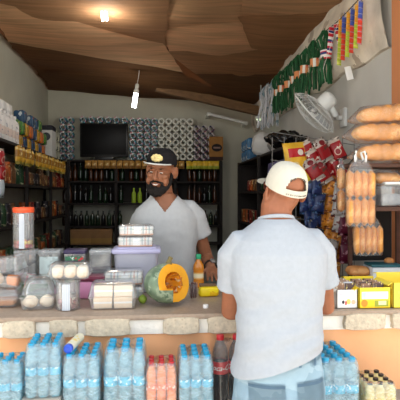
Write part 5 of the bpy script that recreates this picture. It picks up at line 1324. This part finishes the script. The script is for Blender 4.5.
# chip bags clipped below the top board
m_chip = mat('yellow_chip_bag', srgb(214, 168, 60), .3, var=.15, vs=16, layers=[('z', (-.02, .04), srgb(150, 96, 40), .8), ('n', (22, .6), srgb(236, 214, 150)), ('z', (-.10, -.06), srgb(190, 180, 90), .7)])
chb = shared('chip_bag', lambda: bag_bm(.11, .17, .05, 9))
for i in range(14):
    single('chip_bag', chb, m_chip, (-1.235, 4.62 + .165 * i, SZ[4] - .097), (0, 0, 90 + r6.uniform(-25, 25)), f'yellow chip bag clipped under the left top shelf, {ORD[i]} from the near end', 'snack', 'yellow chip bags under the left shelf')
# jars and packets on the lower boards
jarm = shared('goods_jar', lambda: lathe(NB(), [(0, .002), (.044, 0), (.048, .008), (.048, .14), (.036, .165), (.036, .170), (.040, .172), (.040, .195), (0, .196)], 16))
for li, z_ in ((3, SZ[3]), (2, SZ[2]), (1, SZ[1])):
    nm = {3: 'second', 2: 'third', 1: 'fourth'}[li]
    for i in range(22):
        y_ = 4.0 + .145 * i
        if r6.random() < .5: single('jar', jarm, dark_cols[r6.randrange(5)], (-1.335, y_, z_ + .001), (0, 0, r6.uniform(0, 360)), f'{{c}} jar on the {nm} board of the left shelf, {ORD[i]} from the near end', 'jar', f'jars on the left shelf, {nm} board')
        else: single('packet', spk, dark_cols[r6.choice((0, 3, 1, 3, 4))], (-1.335, y_, z_ + .001), (0, 0, 90), f'{{c}} packet on the {nm} board of the left shelf, {ORD[i]} from the near end', 'packet', f'packets on the left shelf, {nm} board')
# red bags hanging at the near end
for k, (px, py, z) in enumerate(((1, 158, 0), (2, 172, 0))):
    p = onx(px, py, -1.19); single('snack_bag', b2m, m_redb, p, (0, 0, 80), 'red snack bag hanging at the near end of the left shelf, ' + ('upper' if k == 0 else 'lower'), 'snack')
p = onx(1, 188, -1.19); single('snack_bag', b2m, mat('grey_white_bag', srgb(190, 200, 205), .35, var=.15, vs=20), p, (0, 0, 80), 'grey white bag hanging below the red bags at the left edge', 'snack')

# ================================================================== back shelves
BZS = [.55, .90, 1.16, 1.485, 1.80, 2.10]
bs_u = thing('shelf_unit', 'wide dark shelf unit on the back wall full of bottles', 'shelf', (-.15, 7.33, ZF))
for z_ in BZS: obj('board', box(NB(), (0, 0, z_ - ZF - .0125), (2.20, .32, .025), .002), m_shelf, bs_u, False)
for x_ in (-1.085, -.42, .42, 1.085):
    for y_ in (-.145, .145): obj('post', box(NB(), (x_, y_, (BZS[-1] - ZF) / 2), (.04, .03, BZS[-1] - ZF - .03), .002), m_shelf, bs_u, False)
obj('dark_back_panel', box(NB(), (0, .155, 1.64), (2.2, .008, .60)), m_shelf, bs_u, False)  # added dark sheet so the gaps between bottles read black
m_g1 = mat('dark_green_glass', srgb(24, 44, 26), .12, spec=.6, var=.2); m_g2 = mat('dark_amber_glass', srgb(66, 34, 16), .12, spec=.6, var=.2); m_g3 = mat('black_glass', srgb(18, 16, 16), .12, spec=.6)
m_l = [mat('bottle_label_cream', srgb(236, 228, 206), .6, var=.1), mat('bottle_label_gold', srgb(222, 180, 100), .6, var=.1), mat('bottle_label_red', srgb(190, 70, 56), .6, var=.1), mat('bottle_label_green', srgb(150, 170, 70), .6, var=.1)]
def wine_bm(h=.25, r=.030):
    bm = NB(); lathe(bm, [(0, .002), (r * .9, 0), (r, .006), (r, h * .60), (r * .85, h * .68), (r * .42, h * .78), (r * .36, h * .95)], 12, mi=0)
    lathe(bm, [(r * .38, h * .92), (r * .42, h * .92), (r * .42, h), (0, h)], 12, mi=1); lathe(bm, [(r * 1.0, h * .18), (r * 1.03, h * .18), (r * 1.03, h * .48), (r * 1.0, h * .48)], 14, mi=1); return bm
wn_ = shared('wine', lambda: wine_bm()); ws_ = shared('wine_s', lambda: wine_bm(.215, .032))
def row(z, x0, x1, label, grp, y=7.26, pitch=.074, me=None, pick=None):
    n = int((x1 - x0) / pitch)
    for i in range(n + 1):
        single('bottle', me or r6.choice((wn_, ws_)), [pick[0] if pick else r6.choice((m_g1, m_g2, m_g3, m_g2)), (pick[1] if pick else r6.choice(m_l))], (x0 + pitch * i, y + r6.uniform(-.008, .008), z + .001), (0, 0, r6.uniform(0, 360)), label + f', {ORD[i]} from left', 'bottle', grp)
row(BZS[4], -1.30, -.46, '{c} bottle on the upper back shelf, left of the shopkeeper\'s cap', 'bottles, upper back shelf left')
row(BZS[4], -.36, .36, '{c} bottle on the upper back shelf, behind the shopkeeper', 'bottles, upper back shelf middle')
row(BZS[4], .48, .90, '{c} bottle on the upper back shelf, right of the shopkeeper', 'bottles, upper back shelf right')
row(BZS[3], -1.30, -.86, '{c} bottle on the second back shelf, left end', 'bottles, second back shelf left')
for i, x_ in enumerate((-.60, -.515)): single('lime_bottle', ws_, [mat('lime_drink', srgb(170, 200, 60), .2), m_l[3]], (-.32 + .085 * i, 7.24, BZS[3] + .001), (0, 0, 0), 'pale lime bottle on the second back shelf, ' + ('left one' if i == 0 else 'right one'), 'bottle')
row(BZS[3], -.80, -.48, '{c} bottle on the second back shelf, beside the lime bottles', 'bottles, second back shelf mid left')
row(BZS[3], -.14, .36, '{c} bottle on the second back shelf, behind the shopkeeper', 'bottles, second back shelf middle')
row(BZS[3], .48, .90, '{c} bottle on the second back shelf, right of the shopkeeper', 'bottles, second back shelf right')
row(BZS[2], -1.30, -.46, '{c} short bottle on the third back shelf, over the cartons', 'bottles, third back shelf left', me=ws_, pitch=.078)
row(BZS[2], .48, .90, '{c} short bottle on the third back shelf, right of the shopkeeper', 'bottles, third back shelf right', me=ws_, pitch=.078)
# cardboard cartons on the low board
ctm = shared('carton_m', lambda: box(NB(), (0, 0, .075), (.17, .24, .15), .004))
for i in range(4):
    p = at(74 + 10.5 * i, 236, 7.0); single('carton', shared('carton_l', lambda: box(NB(), (0, 0, .108), (.150, .20, .216), .004)), mat('brown_carton', srgb(150, 112, 72), .8, var=.12, layers=[('z', (.02, .09), srgb(176, 140, 70), .6)]), (p.x, 7.24, BZS[1] + .001), (0, 0, 0), f'brown cardboard carton on the low back shelf, {ORD[i]} from the left', 'box', 'cartons on the low back shelf')
# snack packets hung below the top board
for i in range(17):
    x_ = -.96 + .088 * i
    if x_ > .44: break
    single('chip_bag', shared('chip_s', lambda: bag_bm(.088, .115, .04, 5, .01, 10, 10)), mat('tan_chip_bag', srgb(176, 130, 62), .35, var=.2, vs=18, layers=[('n', (22, .6), srgb(214, 190, 120)), ('z', (-.06, -.02), srgb(120, 80, 40), .7)]), (x_, 7.163, BZS[5] - .068), (-4, 0, r6.uniform(-18, 18)), f'tan snack bag clipped under the back top shelf, {ORD[i]} from the left', 'snack', 'tan snack bags on the back shelf')
for i in range(6):
    single('chip_bag', shared('chip_s', lambda: None), mat('lemon_chip_bag', srgb(220, 180, 50), .35, var=.15, vs=18, layers=[('z', (-.06, -.015), srgb(150, 170, 60), .8)]), (.47 + .078 * i, 7.163, BZS[5] - .068), (-4, 0, r6.uniform(-18, 18)), f'lemon yellow snack bag clipped under the back top shelf, {ORD[i]} right of the cap', 'snack', 'lemon snack bags on the back shelf')
# television
p0, p1 = at(80, 157, 7.22), at(128, 124, 7.22); tw, th_ = p1.x - p0.x, p1.z - p0.z
tv = thing('television', 'black flat television on the back top shelf', 'television', ((p0.x + p1.x) / 2, 7.24, BZS[5] + .001))
obj('frame', box(NB(), (0, 0, .04 + th_ / 2), (tw, .05, th_), .008), mat('black_plastic', srgb(14, 14, 15), .35), tv)
obj('screen', box(NB(), (0, -.026, .045 + th_ / 2), (tw - .05, .004, th_ - .055), .001), mat('dark_screen', srgb(8, 8, 10), .45, spec=.15), tv)
obj('stand', box(NB(), (0, 0, .02), (.26, .14, .04), .006), mat('black_plastic', srgb(14, 14, 15), .35), tv)
# toilet rolls: stacked lying, holes to the viewer
def roll_bm():
    bm = NB(); lathe(bm, [(.027, -.05), (.048, -.05), (.0505, -.046), (.0505, .046), (.048, .05), (.027, .05)], 18, RX(90), mi=0)
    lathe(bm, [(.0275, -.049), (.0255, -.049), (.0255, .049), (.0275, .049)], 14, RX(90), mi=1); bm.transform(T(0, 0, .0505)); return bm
rl_ = shared('toilet_roll', roll_bm)
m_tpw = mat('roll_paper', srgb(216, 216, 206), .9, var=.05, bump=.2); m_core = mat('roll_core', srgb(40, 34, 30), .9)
m_tpt = mat('teal_roll_wrap', srgb(206, 208, 206), .5, var=.06, layers=[('n', (16, .455), srgb(44, 116, 128)), ('n', (22, .60), srgb(200, 130, 150)), ('n', (30, .62), srgb(40, 50, 90))])
m_tpp = mat('pink_roll_wrap', srgb(186, 176, 178), .5, var=.08, layers=[('n', (16, .52), srgb(130, 66, 76)), ('n', (24, .58), srgb(36, 40, 70)), ('n', (30, .63), srgb(220, 220, 220))])
def rolls(x0, nx, z0, nz, m_, label, grp, y=7.25):
    for i in range(nx):
        for j in range(nz):
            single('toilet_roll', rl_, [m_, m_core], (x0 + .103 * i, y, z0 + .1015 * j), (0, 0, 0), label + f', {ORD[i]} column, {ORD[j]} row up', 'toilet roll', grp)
zb = BZS[5] + .001
xl = at(62, 150, 7.25).x
rolls(xl + .02, 2, zb, 6, m_tpt, 'teal wrapped toilet roll in the stack left of the television', 'toilet rolls left of the television')
xr = (p1.x + .065)
rolls(xr, 4, zb, 6, m_tpt, 'teal wrapped toilet roll right of the television', 'toilet rolls right of the television')
rolls(xr + .103 * 4, 5, zb, 6, m_tpw, 'plain white toilet roll with a dark core above the shopkeeper', 'plain white toilet rolls')
rolls(xr + .103 * 9, 3, zb, 5, m_tpp, 'pink wrapped toilet roll beside the brown carton', 'pink wrapped toilet rolls')
ztv = zb + .04 + th_ + .002
for i in range(6):
    single('toilet_roll', rl_, [m_tpt, m_core], ((p0.x + p1.x) / 2 - .29 + .116 * i, 7.245, ztv), (0, 0, 0), f'teal wrapped toilet roll on top of the television, {ORD[i]} from the left', 'toilet roll', 'toilet rolls on the television')
# carton with a dark oval on the back top shelf, right
p = at(226.5, 157, 7.2); xx = max(p.x, xr + .103 * 12 + .01)
o = thing('carton', 'brown carton with a dark oval print at the right end of the back top shelf', 'box', (.86, 7.26, zb))
obj('carton_body', box(NB(), (0, 0, .17), (.20, .22, .34), .004), mat('oval_print_carton', srgb(160, 112, 56), .8, var=.1, layers=[('disc', (.01, .18, .075, .055), srgb(36, 28, 30)), ('rect', (.01, .18, .05, .012), srgb(150, 120, 110)), ('z', (.0, .05), srgb(60, 36, 30))]), o, False)
